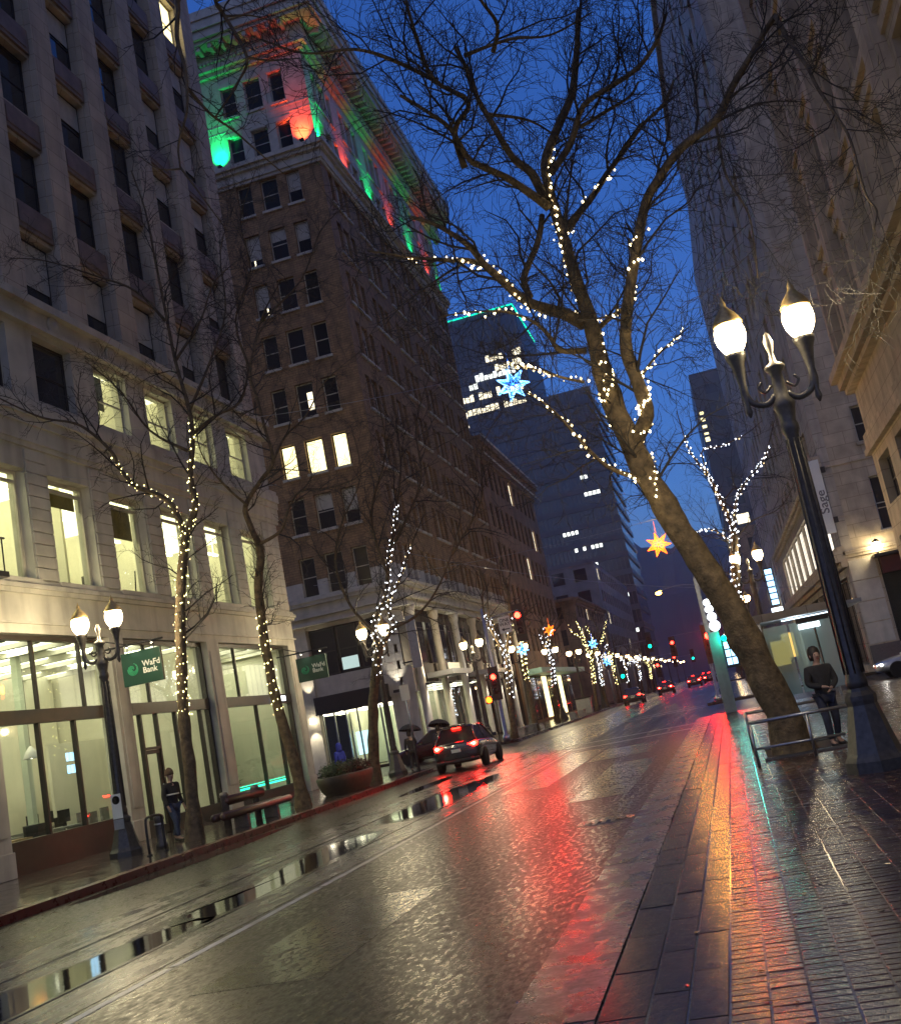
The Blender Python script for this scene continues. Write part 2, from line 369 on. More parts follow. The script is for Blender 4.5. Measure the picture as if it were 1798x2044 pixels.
wet('brick_paver_wet', (.055, .026, .02), .2, .16, .26, .9, 10, var=.6, scale=4., patch=.35, grain=1., gscale=24, dist=.008, spec=.5, rmod=.08)
wet('joint_wet', (.1, .09, .08), .2, .06, .14, .15, 20)
wet('granite_wet', (.085, .075, .06), .25, .2, .36, .5, 12, var=.45, scale=1.2, patch=.3, grain=1., gscale=30, rmod=.1)
wet('dark_slab_wet', (.02, .015, .014), .2, .15, .28, .6, 8, var=.4, scale=2., patch=.35, grain=.8, gscale=30, spec=.22)
wet('red_kerb_wet', (.10, .014, .012), .25, .2, .4, .3, 20, var=.5, scale=3)
wet('road_paint_wet', (.42, .41, .37), .3, .25, .45, .8, 8, var=.5, scale=3, dist=.012)
wet('puddle_water', (.012, .011, .01), .03, .015, .05, .12, 6, var=.2, scale=1.)
wet('iron_wet', (.09, .085, .078), .2, .18, .3, .3, 20)
globe_mat('lamp_globe_lit', (1., .78, .45), 5)
emit('lamp_globe_far', (1., .66, .3), 14, False)
emit('panel_light', (1., .93, .66), 10, False); emit('ceiling_lit', (1., .93, .68), 2.1, False); emit('ceiling_office', (1., .91, .58), 1.7, False)  # ceiling_lit and ceiling_office put a glow into ceilings to light the rooms
emit('panel_light_office', (1., .92, .58), 9, False)
emit('downlight', (1., .9, .66), 12, False)
emit('lit_room', (1., .86, .42), 1.5, False)
emit('lit_room_white', (1., .9, .74), 1., False)
emit('lit_far_white', (.95, 1., .92), 1.3, False)
emit('lit_far_warm', (1., .88, .6), 1.3, False)
emit('bulb_warm', (1., .8, .42), 7, False); emit('bulb_dim', (1., .72, .35), 1.6, False)
emit('bulb_yellow', (.95, .86, .32), 6, False)
emit('bulb_cool', (.85, .9, 1.), 6, False)
emit('neon_blue', (.04, .22, 1.), 3, False); emit('neon_blue_core', (.14, .42, 1.), 4, False)
emit('neon_amber', (1., .13, .005), 2.2, False); emit('neon_amber_core', (1., .1, .004), 5, False)
emit('signal_red', (1., .012, .006), 40, False); emit('signal_orange', (1., .06, .004), 12, False); emit('signal_green', (0.0, .5, .3), 14, False)
emit('tail_red', (1., .006, .003), 60); emit('tail_red_core', (1., .12, .08), 60)
emit('led_green', (.02, .9, .5), 3, False); emit('sign_blue_lit', (.35, .65, 1.), 2., False); emit('disc_white', (.85, .93, 1.), 3, False)
emit('signal_red_far', (1., .01, .006), 45, False); emit('signal_green_far', (0.0, .5, .3), 12, False); emit('tail_far', (1., .01, .006), 30, False)
emit('headlamp', (1., .95, .85), 60); emit('rim_green', (.0, .9, .5), 1.1, False); emit('sodium', (1., .5, .06), 60, False)

# ------------------------------------------------------------------ the setting: ground, road, pavements
g = MB(); g.box(-700, 700, -60, 1500, -.6, -.25); struct('ground', g, 'sidewalk_wet')
rd = MB()                                                        # asphalt: main street and the cross streets
for a, b in [(-40, 42.4), (59, 120), (136, 900)]: rd.box(-5.95, -1.6, a, b, -.24, 0); rd.box(-11.9, -9.2, a, b, -.24, 0)
for a, b in [(42.4, 59), (120, 136)]: rd.box(-300, -9.2, a, b, -.24, 0); rd.box(-5.95, 300, a, b, -.24, 0)
struct('road', rd, 'asphalt_wet')
ts = MB()                                                        # concrete bed of the tram track, cast in lengths
y = -40
while y < 300:
    ts.box(-9.19, -8.2, y, y+7.48, -.24, .004); ts.box(-8.1, -6.7, y, y+7.48, -.24, .0); ts.box(-6.6, -5.96, y, y+7.48, -.24, .004); y += 7.5
ts.box(-9.19, -5.96, 300, 900, -.24, .003)
struct('track_bed', ts, 'track_concrete_wet')
for x in (-8.2, -6.7):
    r = MB(); r.box(x+.03, x+.07, -40, 300, -.22, -.03); r.box(x+.002, x+.03, -40, 300, -.2, .005); r.box(x+.07, x+.098, -40, 300, -.2, .002)
    o = tag(r.build('tram_rail', 'iron_wet'), 'grooved tram rail in the wet road, %s' % ('the one nearer the shops' if x < -8 else 'the one nearer the puddle edge'), 'rail', 'tram rails')
def puddle(pts, z=.0045):
    n = len(pts); out = []
    P = [Vector((p[0], p[1], 0)) for p in pts]
    for i in range(n):
        a, b, c, d = P[i-1], P[i], P[(i+1) % n], P[(i+2) % n]
        for k in range(4):
            t = k/4
            q = .5*((2*b)+(c-a)*t+(2*a-5*b+4*c-d)*t*t+(3*b-a-3*c+d)*t**3)
            out.append((q.x+R.uniform(-.03, .03), q.y+R.uniform(-.12, .12), z))
    m = MB(); c = (sum(p[0] for p in out)/len(out), sum(p[1] for p in out)/len(out), z)
    for i in range(len(out)): m.poly([c, out[i], out[(i+1) % len(out)]])
    return m
for pts in ([(-7.6, 9.6), (-6.86, 8.2), (-6.75, 10.5), (-6.82, 12.6), (-7.3, 12.3), (-7.45, 11)],
            [(-7.5, 13.4), (-6.8, 12.9), (-6.74, 15.5), (-6.8, 18.2), (-7.1, 20.2), (-7.7, 19.2), (-7.55, 16.2), (-7.3, 14.6)],
            [(-7.9, 23.5), (-7, 22.2), (-6.75, 25), (-6.8, 29), (-7.3, 32), (-7.9, 28.5)],
            [(-9.7, 30), (-9.4, 31), (-9.35, 34), (-9.8, 35.5), (-10, 33)],
            [(-11.6, 17.5), (-11.2, 18), (-11.1, 22), (-11.5, 26), (-11.85, 22)]):
    cx_, cy_ = sum(p[0] for p in pts)/len(pts), sum(p[1] for p in pts)/len(pts)
    struct('damp_patch', puddle([(max(-8.08, cx_+(x-cx_)*1.25) if x > -9 else x, cy_+(y-cy_)*1.12) for x, y in pts], .0042), 'damp_concrete')
    struct('puddle', puddle(pts), 'puddle_water')
# pavements: kerb stones in lengths, then the paved surface
def pavement(name, x0, x1, y0, y1, m):
    b = MB(); b.box(x0, x1, y0, y1, -.24, .15); return struct(name, b, m)
pavement('pavement_left', -60, -12.2, -40, 42.0, 'sidewalk_wet')
pavement('pavement_left_far', -60, -12.2, 59.4, 119.6, 'sidewalk_wet')
pavement('pavement_left_beyond', -60, -12.2, 136.4, 900, 'sidewalk_wet')
pr = pavement('pavement_right', -1.08, 60, -40, 42.2, 'joint_wet')
for v in pr.data.vertices:
    if v.co.z > .1: v.co.z = .1465
pavement('pavement_right_far', -1.3, 60, 59.4, 119.6, 'sidewalk_wet')
pavement('pavement_right_beyond', -1.3, 60, 136.4, 900, 'sidewalk_wet')
def kerb(name, x0, x1, runs, m, step=1.5, zt=.15):
    """a kerb laid stone by stone"""
    root = tag(MB().box(x0+.02, x1-.02, runs[0][0], runs[0][1], -.24, .05).build(name, m), kind='structure')
    me = None
    for a, b in runs:
        n = int((b-a)/step)
        for i in range(n):
            yy = a+i*step
            if yy > 70: break
            if me is None:
                me = MB().box(0, x1-x0, 0, step-.012, -.2, zt).mesh('kerb_stone'); me.materials.append(MATS[m])
            o = bpy.data.objects.new('kerb_stone', me); C.objects.link(o); o.parent = root
            o.location = (x0+R.uniform(-.004, .004), yy, R.uniform(-.003, .003))
    return root
kl = kerb('kerb_left', -12.2, -11.9, [(13, 42.4)], 'red_kerb_wet')
kr = kerb('kerb_right', -1.6, -1.09, [(2.2, 42.4)], 'granite_wet', 1.25)
kerb('kerb_left_far', -12.2, -11.9, [(59.2, 70)], 'granite_wet'); kerb('kerb_right_far', -1.6, -1.3, [(59.2, 70)], 'granite_wet')
for nm, x0, x1 in (('kerb_left_distant', -12.2, -11.9), ('kerb_right_distant', -1.6, -1.3)):
    b = MB(); b.box(x0, x1, 70.7, 119.6, -.24, .15); b.box(x0, x1, 136.4, 900, -.24, .15); struct(nm, b, 'granite_wet')
# right pavement: long dark slabs beside the kerb, then brick pavers; the nearest pieces singly
def pieces(root, name, m, cells, limit, bev, z=.15):
    """cells: (x, y, w, l); the nearest `limit` become objects sharing a few meshes, the rest one mesh"""
    cells.sort(key=lambda c: c[1]+(1000 if c[0] > c[1]*.135+.1 else 0))   # in view and near first
    variants = {}
    rest = MB()
    for i, (x, y, w, l) in enumerate(cells):
        dz = R.uniform(-.0015, .002)
        if i < limit:
            key = (round(w, 3), round(l, 3), R.randrange(3))
            if key not in variants:
                t = MB(); b = bev; tw = [R.uniform(-.0016, .0016) for _ in range(4)]
                n = 0
                lo = [(0, 0, -.1), (w, 0, -.1), (w, l, -.1), (0, l, -.1)]; mid = [(0, 0, -b), (w, 0, -b), (w, l, -b), (0, l, -b)]
                up = [(b, b, tw[0]), (w-b, b, tw[1]), (w-b, l-b, tw[2]), (b, l-b, tw[3])]
                t.v = lo+mid+up
                t.f = [(8, 9, 10, 11)]+[(k+4*j, (k+1) % 4+4*j, (k+1) % 4+4*j+4, k+4*j+4) for j in (0, 1) for k in range(4)]; t.sm = [0]*9
                me = t.mesh(name); me.materials.append(MATS[m]); variants[key] = me
            o = bpy.data.objects.new(name, variants[key]); C.objects.link(o); o.parent = root; o.location = (x, y, z+dz)
        else:
            tz = [z+dz+R.uniform(-.0016, .0016) for _ in range(4)]; n = len(rest.v); b = bev
            rest.v += [(x, y, z-b), (x+w, y, z-b), (x+w, y+l, z-b), (x, y+l, z-b), (x+b, y+b, tz[0]), (x+w-b, y+b, tz[1]), (x+w-b, y+l-b, tz[2]), (x+b, y+l-b, tz[3])]
            rest.f += [(n+4, n+5, n+6, n+7)]+[(n+k, n+(k+1) % 4, n+4+(k+1) % 4, n+4+k) for k in range(4)]; rest.sm += [0]*5
    if rest.v: tag(rest.build(name+'_field', m, root), kind='stuff')
cells = []
for i, x in enumerate((-1.075, -.805, -.595)):
    w = (.262, .202, .202)[i]; yy = 3.2+.37*i
    while yy < 42: cells.append((x, yy, w, .895)); yy += .9
pieces(pr, 'dark_slab', 'dark_slab_wet', cells, 60, .006)
cells = []
x = -.385; i = 0
while x < 4.2:
    yy = 4.9+(.052 if i % 2 else 0)
    far = 30
    while yy < far:
        cells.append((x, yy, .194, .098))
        yy += .104
    x += .2; i += 1
pieces(pr, 'brick', 'brick_paver_wet', cells, 300, .006)
far_b = MB(); far_b.box(-.385, 4.2, 30.03, 42.1, .1, .15); far_b.box(4.23, 6.88, -40, 42.1, .1, .15); tag(far_b.build('distant_paving', 'brick_paver_wet', pr))
# road markings, manhole, patches
mk = MB()
for yy in (38.2, 41.6): mk.box(-5.9, -1.75, yy, yy+.28, .0, .0042)
for yy in (58.6, 61.4): mk.box(-5.9, -1.75, yy, yy+.28, .0, .0042)
o = tag(mk.build('crosswalk_marking', 'road_paint_wet'), kind='structure')
mk = MB()
yy = 6
while yy < 36: mk.box(-5.86, -5.76, yy, yy+3.9, 0, .0042); yy += 4.0
tag(mk.build('lane_line', 'road_paint_wet'), kind='structure')
def disc(mb, c, r0, r1, k, z0, z1):
    mb.lathe([(r1, z0), (r1, z1), (r0, z1), (r0, z0)], c, k)
pt_ = MB()
for x0, x1, y0, y1 in ((-4.9, -3.7, 8.6, 12.4), (-3.3, -2.2, 19.5, 27.5), (-5.5, -4.4, 24, 36), (-4.3, -2.6, 30, 34.5)): pt_.box(x0, x1, y0, y1, -.02, .0035)
tag(pt_.build('road_patch', 'asphalt_patch_wet'), kind='structure')
lv = MB(); RL = random.Random(5)
for i in range(260):                                             # wet leaves blown against the kerb and over the bricks
    if i < 150: x, y, z = RL.uniform(-1.0, 1.2)+RL.random()**2*.8, RL.uniform(5.4, 20), .1535
    else: x, y, z = -1.62-RL.random()**2*.5, RL.uniform(6, 26), .003
    if z > .1 and x > y*.13: continue
    a = RL.uniform(0, 6.28); s_ = RL.uniform(.018, .04); c_, d_ = math.cos(a), math.sin(a)
    lv.poly([(x-c_*s_, y-d_*s_, z), (x-d_*s_*.45, y+c_*s_*.45, z+.004), (x+c_*s_, y+d_*s_, z+.001), (x+d_*s_*.45, y-c_*s_*.45, z+.003)])
tag(lv.build('fallen_leaves', 'wet_leaf'), 'small wet brown leaves scattered on the brick pavement and along the kerb', 'leaves', kind='stuff')
mh = thing('manhole_cover', 'round iron manhole cover in the wet asphalt beside the granite kerb', 'manhole', (-2.2, 16.0, 0))
MB().lathe([(.42, -.1), (.42, .003), (.36, .003), (.355, -.1)], (0, 0, 0), 32).build('ring', 'iron_wet', mh, False)
m = MB().lathe([(.345, -.1), (.345, .006), (.01, .006)], (0, 0, 0), 32)
for i in range(5):
    for j in range(5):
        if (i-2)**2+(j-2)**2 < 7: m.box(-.26+i*.13-.035, -.26+i*.13+.035, -.26+j*.13-.035, -.26+j*.13+.035, .004, .013)
m.build('lid', 'iron_wet', mh, False)
# ------------------------------------------------------------------ left: the long stone building with the bank
b1 = thing('stone_office_building', 'tall grey stone office building with brightly lit storefront and second floor, left of the street', 'building', (-17, 26, .15))
PIT, W0 = 3.1, 27.05
colsY = [W0+PIT*k for k in range(-5, 5)]
holes = []
w2 = []
for c in colsY:
    if c < 14: continue
    w2.append(c); holes.append((c-1.05, c+1.05, 7.47, 10.6))
    holes.append((c-.95, c+.95, 12.75, 14.85))
bays = [(16.2, 22.1), (22.8, 28.1), (28.85, 34.2), (35.1, 41.35)]
for a, b in bays: holes.append((a, b, .15, 6.03))
wl = MB(); wall_holes(wl, FL, 11, 42.1, .15, 15., holes, -.55, 0)
wl.build('lower_wall', 'limestone', b1)
# shaft: pilasters and recessed spandrels
up = [(19.35, 21.6), (22.75, 25.05), (26.15, 28.4), (29.5, 31.8), (32.9, 35.15), (36.3, 38.5), (39.7, 41.9), (16.2, 18.3)]
holes = [(c-.95, c+.95, a, b) for c in w2 for a, b in up]
wl = MB(); wall_holes(wl, FL, 11, 42.1, 15.85, 56, holes, -.55, -.12)
wl.build('upper_wall', 'limestone_upper', b1)
for k, c in enumerate(colsY+[colsY[-1]+PIT]):
    u0, u1 = c-PIT/2-.55, c-PIT/2+.55
    if u1 < 12: continue
    u1 = min(u1, 42.1)
    MB().fb(FL, u0, u1, -.12, .1, 15.85, 56).build('pilaster', 'limestone_upper', b1)
for c in w2:
    for a, b in up:
        n = (b+.12, b+.98) if b+.98 < 56 else (b, b+.3)
        m = MB(); m.fb(FL, c-.93, c+.93, -.115, -.02, n[0], n[1]); m.fb(FL, c-.78, c+.78, -.02, .01, n[0]+.15, n[1]-.15)
        m.build('spandrel', 'spandrel_panel', b1)
# belts and cornices (profiled: stacked courses of different projection)
def belt(u0, u1, prof, m, Fr, parent, name='belt_course', corner=0):
    b = MB()
    for z0, z1, d in prof: b.fb(Fr, u0, u1+corner*d, -.05, d, z0, z1)      # corner=1: carried round the building's corner
    return b.build(name, m, parent)
belt(11, 42.25, [(6.28, 6.34, .05), (7.08, 7.2, .12), (7.2, 7.32, .2), (7.32, 7.44, .1)], 'limestone', FL, b1)
belt(11, 42.35, [(11.25, 11.4, .06), (11.4, 11.9, .1), (11.9, 12.15, .16), (12.15, 12.5, .24), (12.5, 12.68, .18)], 'limestone', FL, b1)
belt(11, 42.35, [(15.0, 15.12, .22), (15.12, 15.6, .14), (15.6, 15.85, .36)], 'limestone', FL, b1, 'cornice')
for c in w2:
    m = MB(); m.lathe([(.3, 0), (.3, .05), (.24, .08), (.2, .05), (.1, .12), (.01, .13)], (0, 0, 0), 14)
    o = m.build('medallion', 'limestone', b1); o.rotation_euler = (0, rad(90), 0); o.location = Vector((-16.86, c, 15.36))-WL[b1.name]
# rusticated blocks between the second floor windows
blk = None
for k, c in enumerate(w2+[w2[-1]+PIT]):
    u0, u1 = c-PIT+1.09, c-1.09
    if c == w2[-1]+PIT: u1 = 42.06
    if c == w2[0]: continue
    for i in range(11):
        z0 = 7.5+i*.335
        MB().fb(FL, u0, u1, 0, .055, z0+.012, z0+.323).build('stone_block', 'limestone', b1, bevel=.012)
# lit rooms behind the second floor
rm = MB(); rm.box(-23.5, -23.4, 11, 41.9, 7.0, 11); rm.box(-23.4, -17.56, 11, 11.1, 7, 11); rm.box(-23.4, -17.56, 41.8, 41.9, 7, 11)
for yy in (22.3, 28.6, 34.8): rm.box(-23.4, -18.4, yy, yy+.12, 7.06, 11)
rm.build('office_wall', 'plaster', b1)
MB().box(-23.4, -17.56, 11.1, 41.8, 6.9, 7.05).build('office_floor', 'carpet', b1)
MB().box(-23.4, -17.56, 11.1, 41.8, 11.0, 11.1).build('office_ceiling', 'ceiling_office', b1)  # the ceiling surface itself glows to light the offices
for yy in np.arange(13.5, 41, 3.1):
    for xx in (-19.3, -21.9):
        panel(xx-.2, xx+.2, yy, yy+1.4, 10.9, 'panel_light_office', b1)
for k, c in enumerate(w2):
    window(b1, FL, c-1.03, c+1.03, 7.49, 10.58, -.26, 'cream_frame', 'clear_glass', ('z.9',), .1, sill=(-.5, .13, 'limestone'), bd=.1)
    if k in (4, 5): MB().fb(FL, c-.9, c+.9, -.5, -.48, 9.35 if k == 5 else 9.9, 10.45).build('roller_blind', mat('ochre_blind', (.35, .25, .05), .7), b1)
    if k % 2:                                                        # desk lamp arms, monitors and shelves seen from below
        MB().box(-18.7, -18.6, c-.35, c+.25, 7.9, 8.35).build('monitor', 'black', b1); MB().box(-18.68, -18.62, c-.06, c, 7.06, 7.92).build('monitor_stand', 'black', b1)
    else: MB().tube([(-19.2, c+.5, 7.05), (-19.1, c+.45, 8.3), (-18.9, c+.2, 8.9)], .025, 5).build('lamp_arm', 'black', b1)
# third floor windows: several with a lamp on
lit3 = {W0+PIT: 'a', W0+2*PIT: 'b', W0+3*PIT: 'c', W0+4*PIT: 'd'}
for c in w2:
    z0, z1 = 12.77, 14.83
    kd = lit3.get(c)
    window(b1, FL, c-.93, c+.93, z0, z1, -.24, 'cream_frame' if kd else 'dark_bronze', 'clear_glass' if kd else 'dark_glass', ('z.5',), .07, sill=(-.5, .1, 'limestone'))
    if kd:
        n = MB(); n.box(-19.5, -19.4, c-.95, c+.95, 12.6, 15.); n.box(-19.4, -17.56, c-1.05, c-.97, 12.6, 15.); n.box(-19.4, -17.56, c+.97, c+1.05, 12.6, 15.); MB().box(-19.4, -17.56, c-.96, c+.96, 14.94, 14.99).build('ceiling_light', 'ceiling_office', b1)  # the whole ceiling slab glows, lighting the room
        n.build('room_wall', 'plaster', b1)
        panel(-18.9, -18.5, c-.3, c+.2, 14.85, 'panel_light_office', b1)
        MB().fb(FL, c-.9, c+.2 if kd != 'b' else c-.1, -.46, -.44, 13.9 if kd in 'cd' else 13.6, z1-.08).build('blind', 'blind', b1)
for c in w2:
    for a, b in up:
        lit = abs(c-(W0+4*PIT)) < .1 and a == 32.9
        window(b1, FL, c-.93, c+.93, a+.02, b-.02, -.36, 'cream_frame' if lit else 'dark_bronze', 'lit_room' if lit else 'dark_glass', ('m',), .07)
        if not lit and R.random() < .62:
            h = R.uniform(.3, .7)
            MB().fb(FL, c-.86, c+.86, -.357, -.352, b-.1-(b-a)*h, b-.1).build('blind', 'blind', b1)
# ---- storefront
for i, (a, b) in enumerate(bays):
    sf = MB()                                                        # head, transom band and stall riser in bronze
    sf.fb(FL, a, b, -.42, -.2, 3.75, 4.1); sf.fb(FL, a, b, -.4, -.22, 5.9, 6.03)
    sf.fb(FL, a, a+.1, -.4, -.22, 4.1, 5.9); sf.fb(FL, b-.1, b, -.4, -.22, 4.1, 5.9)
    sf.fb(FL, a, a+.1, -.4, -.22, .15, 3.75); sf.fb(FL, b-.1, b, -.4, -.22, .15, 3.75)
    sf.build('storefront_frame', 'dark_bronze', b1)
    door = (a+.9, a+1.75) if i == 2 else None
    rz = .95 if i < 2 else .62
    segs = [(a+.1, b-.1)] if not door else [(a+.1, door[0]-.1), (door[1]+.1, b-.1)]
    for p, q in segs: MB().fb(FL, p, q, -.42, -.2, .15, rz).build('stall_riser', 'dark_bronze', b1)
    mull = {1: (.36, .66), 2: (.165, .45, .87), 3: (.47, .78)}.get(i, (.33, .66))
    us = [a+.1]+[a+(b-a)*f for f in mull]+[b-.1]
    if door: us = [a+.1, door[0]-.05, door[1]+.05, a+3.0, a+4.7, b-.1]
    for p, q in zip(us, us[1:]):
        MB().fb(FL, p+.035, q-.035, -.31, -.3, rz if not (door and abs(p-door[0]+.05) < .01) else 2.75, 3.74).build('shop_pane', 'clear_glass', b1)
        if q < b-.11: MB().fb(FL, q-.04, q+.04, -.38, -.24, rz if not (door and q in us[1:3]) else .15, 3.75).build('mullion', 'dark_bronze', b1)
    ut = [a+.1]+[a+(b-a)*f for f in ({1: (.38, .78), 2: (.3,), 3: (.27,)}.get(i, (.4, .8)))]+[b-.1]
    for p, q in zip(ut, ut[1:]):
        MB().fb(FL, p+.03, q-.03, -.31, -.3, 4.11, 5.89).build('transom_pane', 'clear_glass', b1)
        if q < b-.11: MB().fb(FL, q-.035, q+.035, -.36, -.25, 4.1, 5.9).build('mullion', 'dark_bronze', b1)
    if door:
        d = MB(); u0, u1 = door
        d.fb(FL, u0, u0+.09, -.36, -.28, .17, 2.66); d.fb(FL, u1-.09, u1, -.36, -.28, .17, 2.66); d.fb(FL, u0+.09, u1-.09, -.36, -.28, .17, .42); d.fb(FL, u0+.09, u1-.09, -.36, -.28, 2.54, 2.66)
        d = d.build('door', 'dark_bronze', b1); MB().fb(FL, u0+.09, u1-.09, -.325, -.315, .42, 2.54).build('pane', 'clear_glass', d)
        MB().tube([(-17.22, u1-.14, .9), (-17.2, u1-.14, 1.0), (-17.2, u1-.14, 1.5), (-17.22, u1-.14, 1.6)], .018, 6).build('handle', 'steel', d)
        MB().fb(FL, u0-.05, u1+.05, -.38, -.25, 2.67, 2.75).build('door_head', 'dark_bronze', b1)
for y0, y1 in ((22.1, 22.8), (28.1, 28.85), (34.2, 35.1), (41.35, 42.1)):   # pier faces with a raised panel
    MB().fb(FL, y0+.14, y1-.14, 0, .03, 1.1, 5.7).build('pier_panel', 'limestone', b1, bevel=.01)
    MB().fb(FL, y0-.03, y1+.03, 0, .05, .15, .75).build('pier_base', 'limestone', b1, bevel=.015)
# shop interiors
ins = MB()
ins.box(-24.6, -24.5, 11, 41.9, .1, 6.3)
for yy in (22.35, 34.55): ins.box(-24.5, -17.6, yy, yy+.15, .2, 6.3)
ins.box(-24.5, -17.6, 41.75, 41.9, .2, 6.3); ins.box(-24.5, -17.6, 11, 11.1, .2, 6.3)
ins.box(-23.4, -23.3, 28.9, 34.4, .2, 6.2); ins.box(-21.5, -21.4, 31.0, 34.4, .2, 3.5)
ins.build('interior_wall', 'plaster', b1)
mat('wall_sage', (.26, .29, .23), .8, var=.12, scale=1)
for a, b in ((22.55, 26.4), (35.0, 41.6)): MB().box(-24.49, -24.42, a, b, .2, 3.1).build('wall_panel', 'wall_sage', b1)
MB().box(-20.6, -20.5, 38.8, 41.7, .2, 4.6).build('partition', 'wall_sage', b1)
MB().box(-22.5, -22.42, 26.6, 28.3, .2, 3.1).build('partition', 'wall_sage', b1)
for i in range(6): MB().box(-20.45, -20.38, 39.0+(i % 3)*.85, 39.6+(i % 3)*.85, 1.5+(i//3)*.9, 2.1+(i//3)*.9).build('framed_print', 'blind' if i % 2 else 'black', b1)
for yy in (23.0, 28.0, 36.0, 40.4): MB().box(-20.2, -20.0, yy-.1, yy+.1, .2, 6.1).build('interior_column', 'plaster_green', b1)
MB().box(-24.5, -17.45, 11.1, 41.75, .1, .19).build('shop_floor', 'carpet', b1)
MB().box(-24.5, -17.56, 11.1, 41.75, 6.1, 6.2).build('shop_ceiling', 'ceiling', b1)
for xx in (-23.6, -21.3, -19.): MB().box(xx, xx+1.1, 11.3, 41.6, 6.05, 6.09).build('glow_band', 'ceiling_lit', b1)  # bands of ceiling made to glow, filling the shop with light
for yy in np.arange(12.4, 41.5, 1.45): MB().box(-24.4, -17.6, yy, yy+.22, 5.92, 6.09).build('ceiling_beam', 'ceiling', b1)
MB().box(-24.45, -22.6, 22.6, 28.2, 3.2, 3.5).build('mezzanine', 'plaster_green', b1)
for yy, xs in ((24.2, (-19.2, -22)), (26.8, (-19.2, -22)), (30, (-19, -21.6)), (32.6, (-19, -21.)), (36.4, (-19.3, -22)), (38.6, (-19.3, -22)), (40.6, (-19.3,)), (18.5, (-19.5, -22))):
    for xx in xs: panel(xx-.3, xx+.3, yy-.6, yy+.6, 6.04, 'panel_light', b1)
def pendant(parent, x, y, ztop, z, r):
    p = MB().lathe([(.03, .34), (.06, .3), (r*.6, .2), (r, 0), (r*.97, -.01), (r*.55, .18)], (x, y, z), 14).build('pendant_lamp', 'white_paint', parent)
    MB().tube([(x, y, z+.33), (x, y, ztop)], .008, 4).build('cord', 'black', p); MB().ball((x, y, z+.06), .07, 8).build('bulb', 'downlight', p)
for x, y, z in ((-19, 36.4, 3.2), (-19.6, 37.2, 3.35), (-20.5, 38.4, 3.3), (-19.4, 24.5, 2.75), (-20.2, 25.8, 2.9), (-19.2, 27.0, 3.0)): pendant(b1, x, y, 6.0, z, .24)
for x, y in ((-18.9, 24.0), (-19.1, 24.9), (-18.8, 26.4), (-19.0, 27.2)):            # seats by the window
    m = MB(); m.box(x-.25, x+.25, y-.25, y+.25, .55, .68); m.box(x-.3, x-.22, y-.25, y+.25, .68, 1.2)
    for sx in (-.2, .2):
        for sy in (-.2, .2): m.tube([(x+sx, y+sy, .19), (x+sx*.9, y+sy*.9, .56)], .02, 5)
    m.build('chair', 'black', b1)
m = MB(); m.box(-19.6, -18.8, 25.2, 26.1, .88, .93); m.tube([(-19.2, 25.65, .19), (-19.2, 25.65, .9)], .04, 6); m.build('table', 'wood', b1)
m = MB()                                                                            # stair to the mezzanine
for i in range(14): m.box(-22.4-.0, -21.4, 23.2+i*.26, 23.2+i*.26+.28, .19+i*.2, .26+i*.2)
m.build('stair', 'grey_paint', b1)
m = MB(); m.tube([(-21.35, 23.2, 1.1), (-21.35, 26.9, 3.95)], .03, 6)
for i in range(8): m.tube([(-21.35, 23.3+i*.5, .3+i*.38), (-21.35, 23.3+i*.5, 1.15+i*.38)], .015, 5)
m.build('stair_rail', 'steel', b1)
m = MB()
for i in range(4):
    m.box(-23.2, -22.9, 36.0+i*1.2, 36.9+i*1.2, .2, 2.7)
    for j in range(4): m.box(-22.9, -22.75, 36.0+i*1.2, 36.9+i*1.2, .6+j*.55, .64+j*.55)
m.build('display_shelf', 'plaster_green', b1)
m = MB(); m.lathe([(.28, 0), (.2, .45), (.19, .45), (.26, 0)], (-18.6, 36.6, 1.35), 14); m.build('table_lamp_shade', emit('shade_lit', (1, .86, .5), 1.2), b1)
m = MB(); m.tube([(-18.6, 36.6, .9), (-18.6, 36.6, 1.4)], .03, 6); m.box(-19, -18.2, 36.1, 38.9, .62, .9); m.build('display_table', 'wood', b1)
m = MB(); m.box(-17.75, -17.7, 35.4, 41.0, .78, .84); m.box(-17.75, -17.7, 35.4, 41, .9, .92); m.build('light_strip', 'led_green', b1)
m = MB()
for j in range(2):
    for i in range(4): m.box(-17.62, -17.6, 26.25+i*.17, 26.37+i*.17, 2.7-j*.33, 2.92-j*.33)
m.build('window_sign', 'sign_blue_lit', b1)
m = MB(); m.fb(FL, 39.4, 40.6, -.18, -.14, 3.83, 4.02); m.build('lit_nameplate', 'disc_white', b1)
MB().tube([(-18.2, 32.2, .19), (-18.2, 32.2, 1.15), (-18.2, 33.6, 1.15), (-18.2, 33.6, .19)], .025, 6).build('hand_rail', 'dark_metal', b1)
MB().box(-25.5, -17.56, 10.5, 42.0, 15.9, 56).build('core', 'black', b1)
MB().box(-30, -24.7, 10.5, 42.08, .1, 56).build('rear_wall', 'limestone_upper', b1)
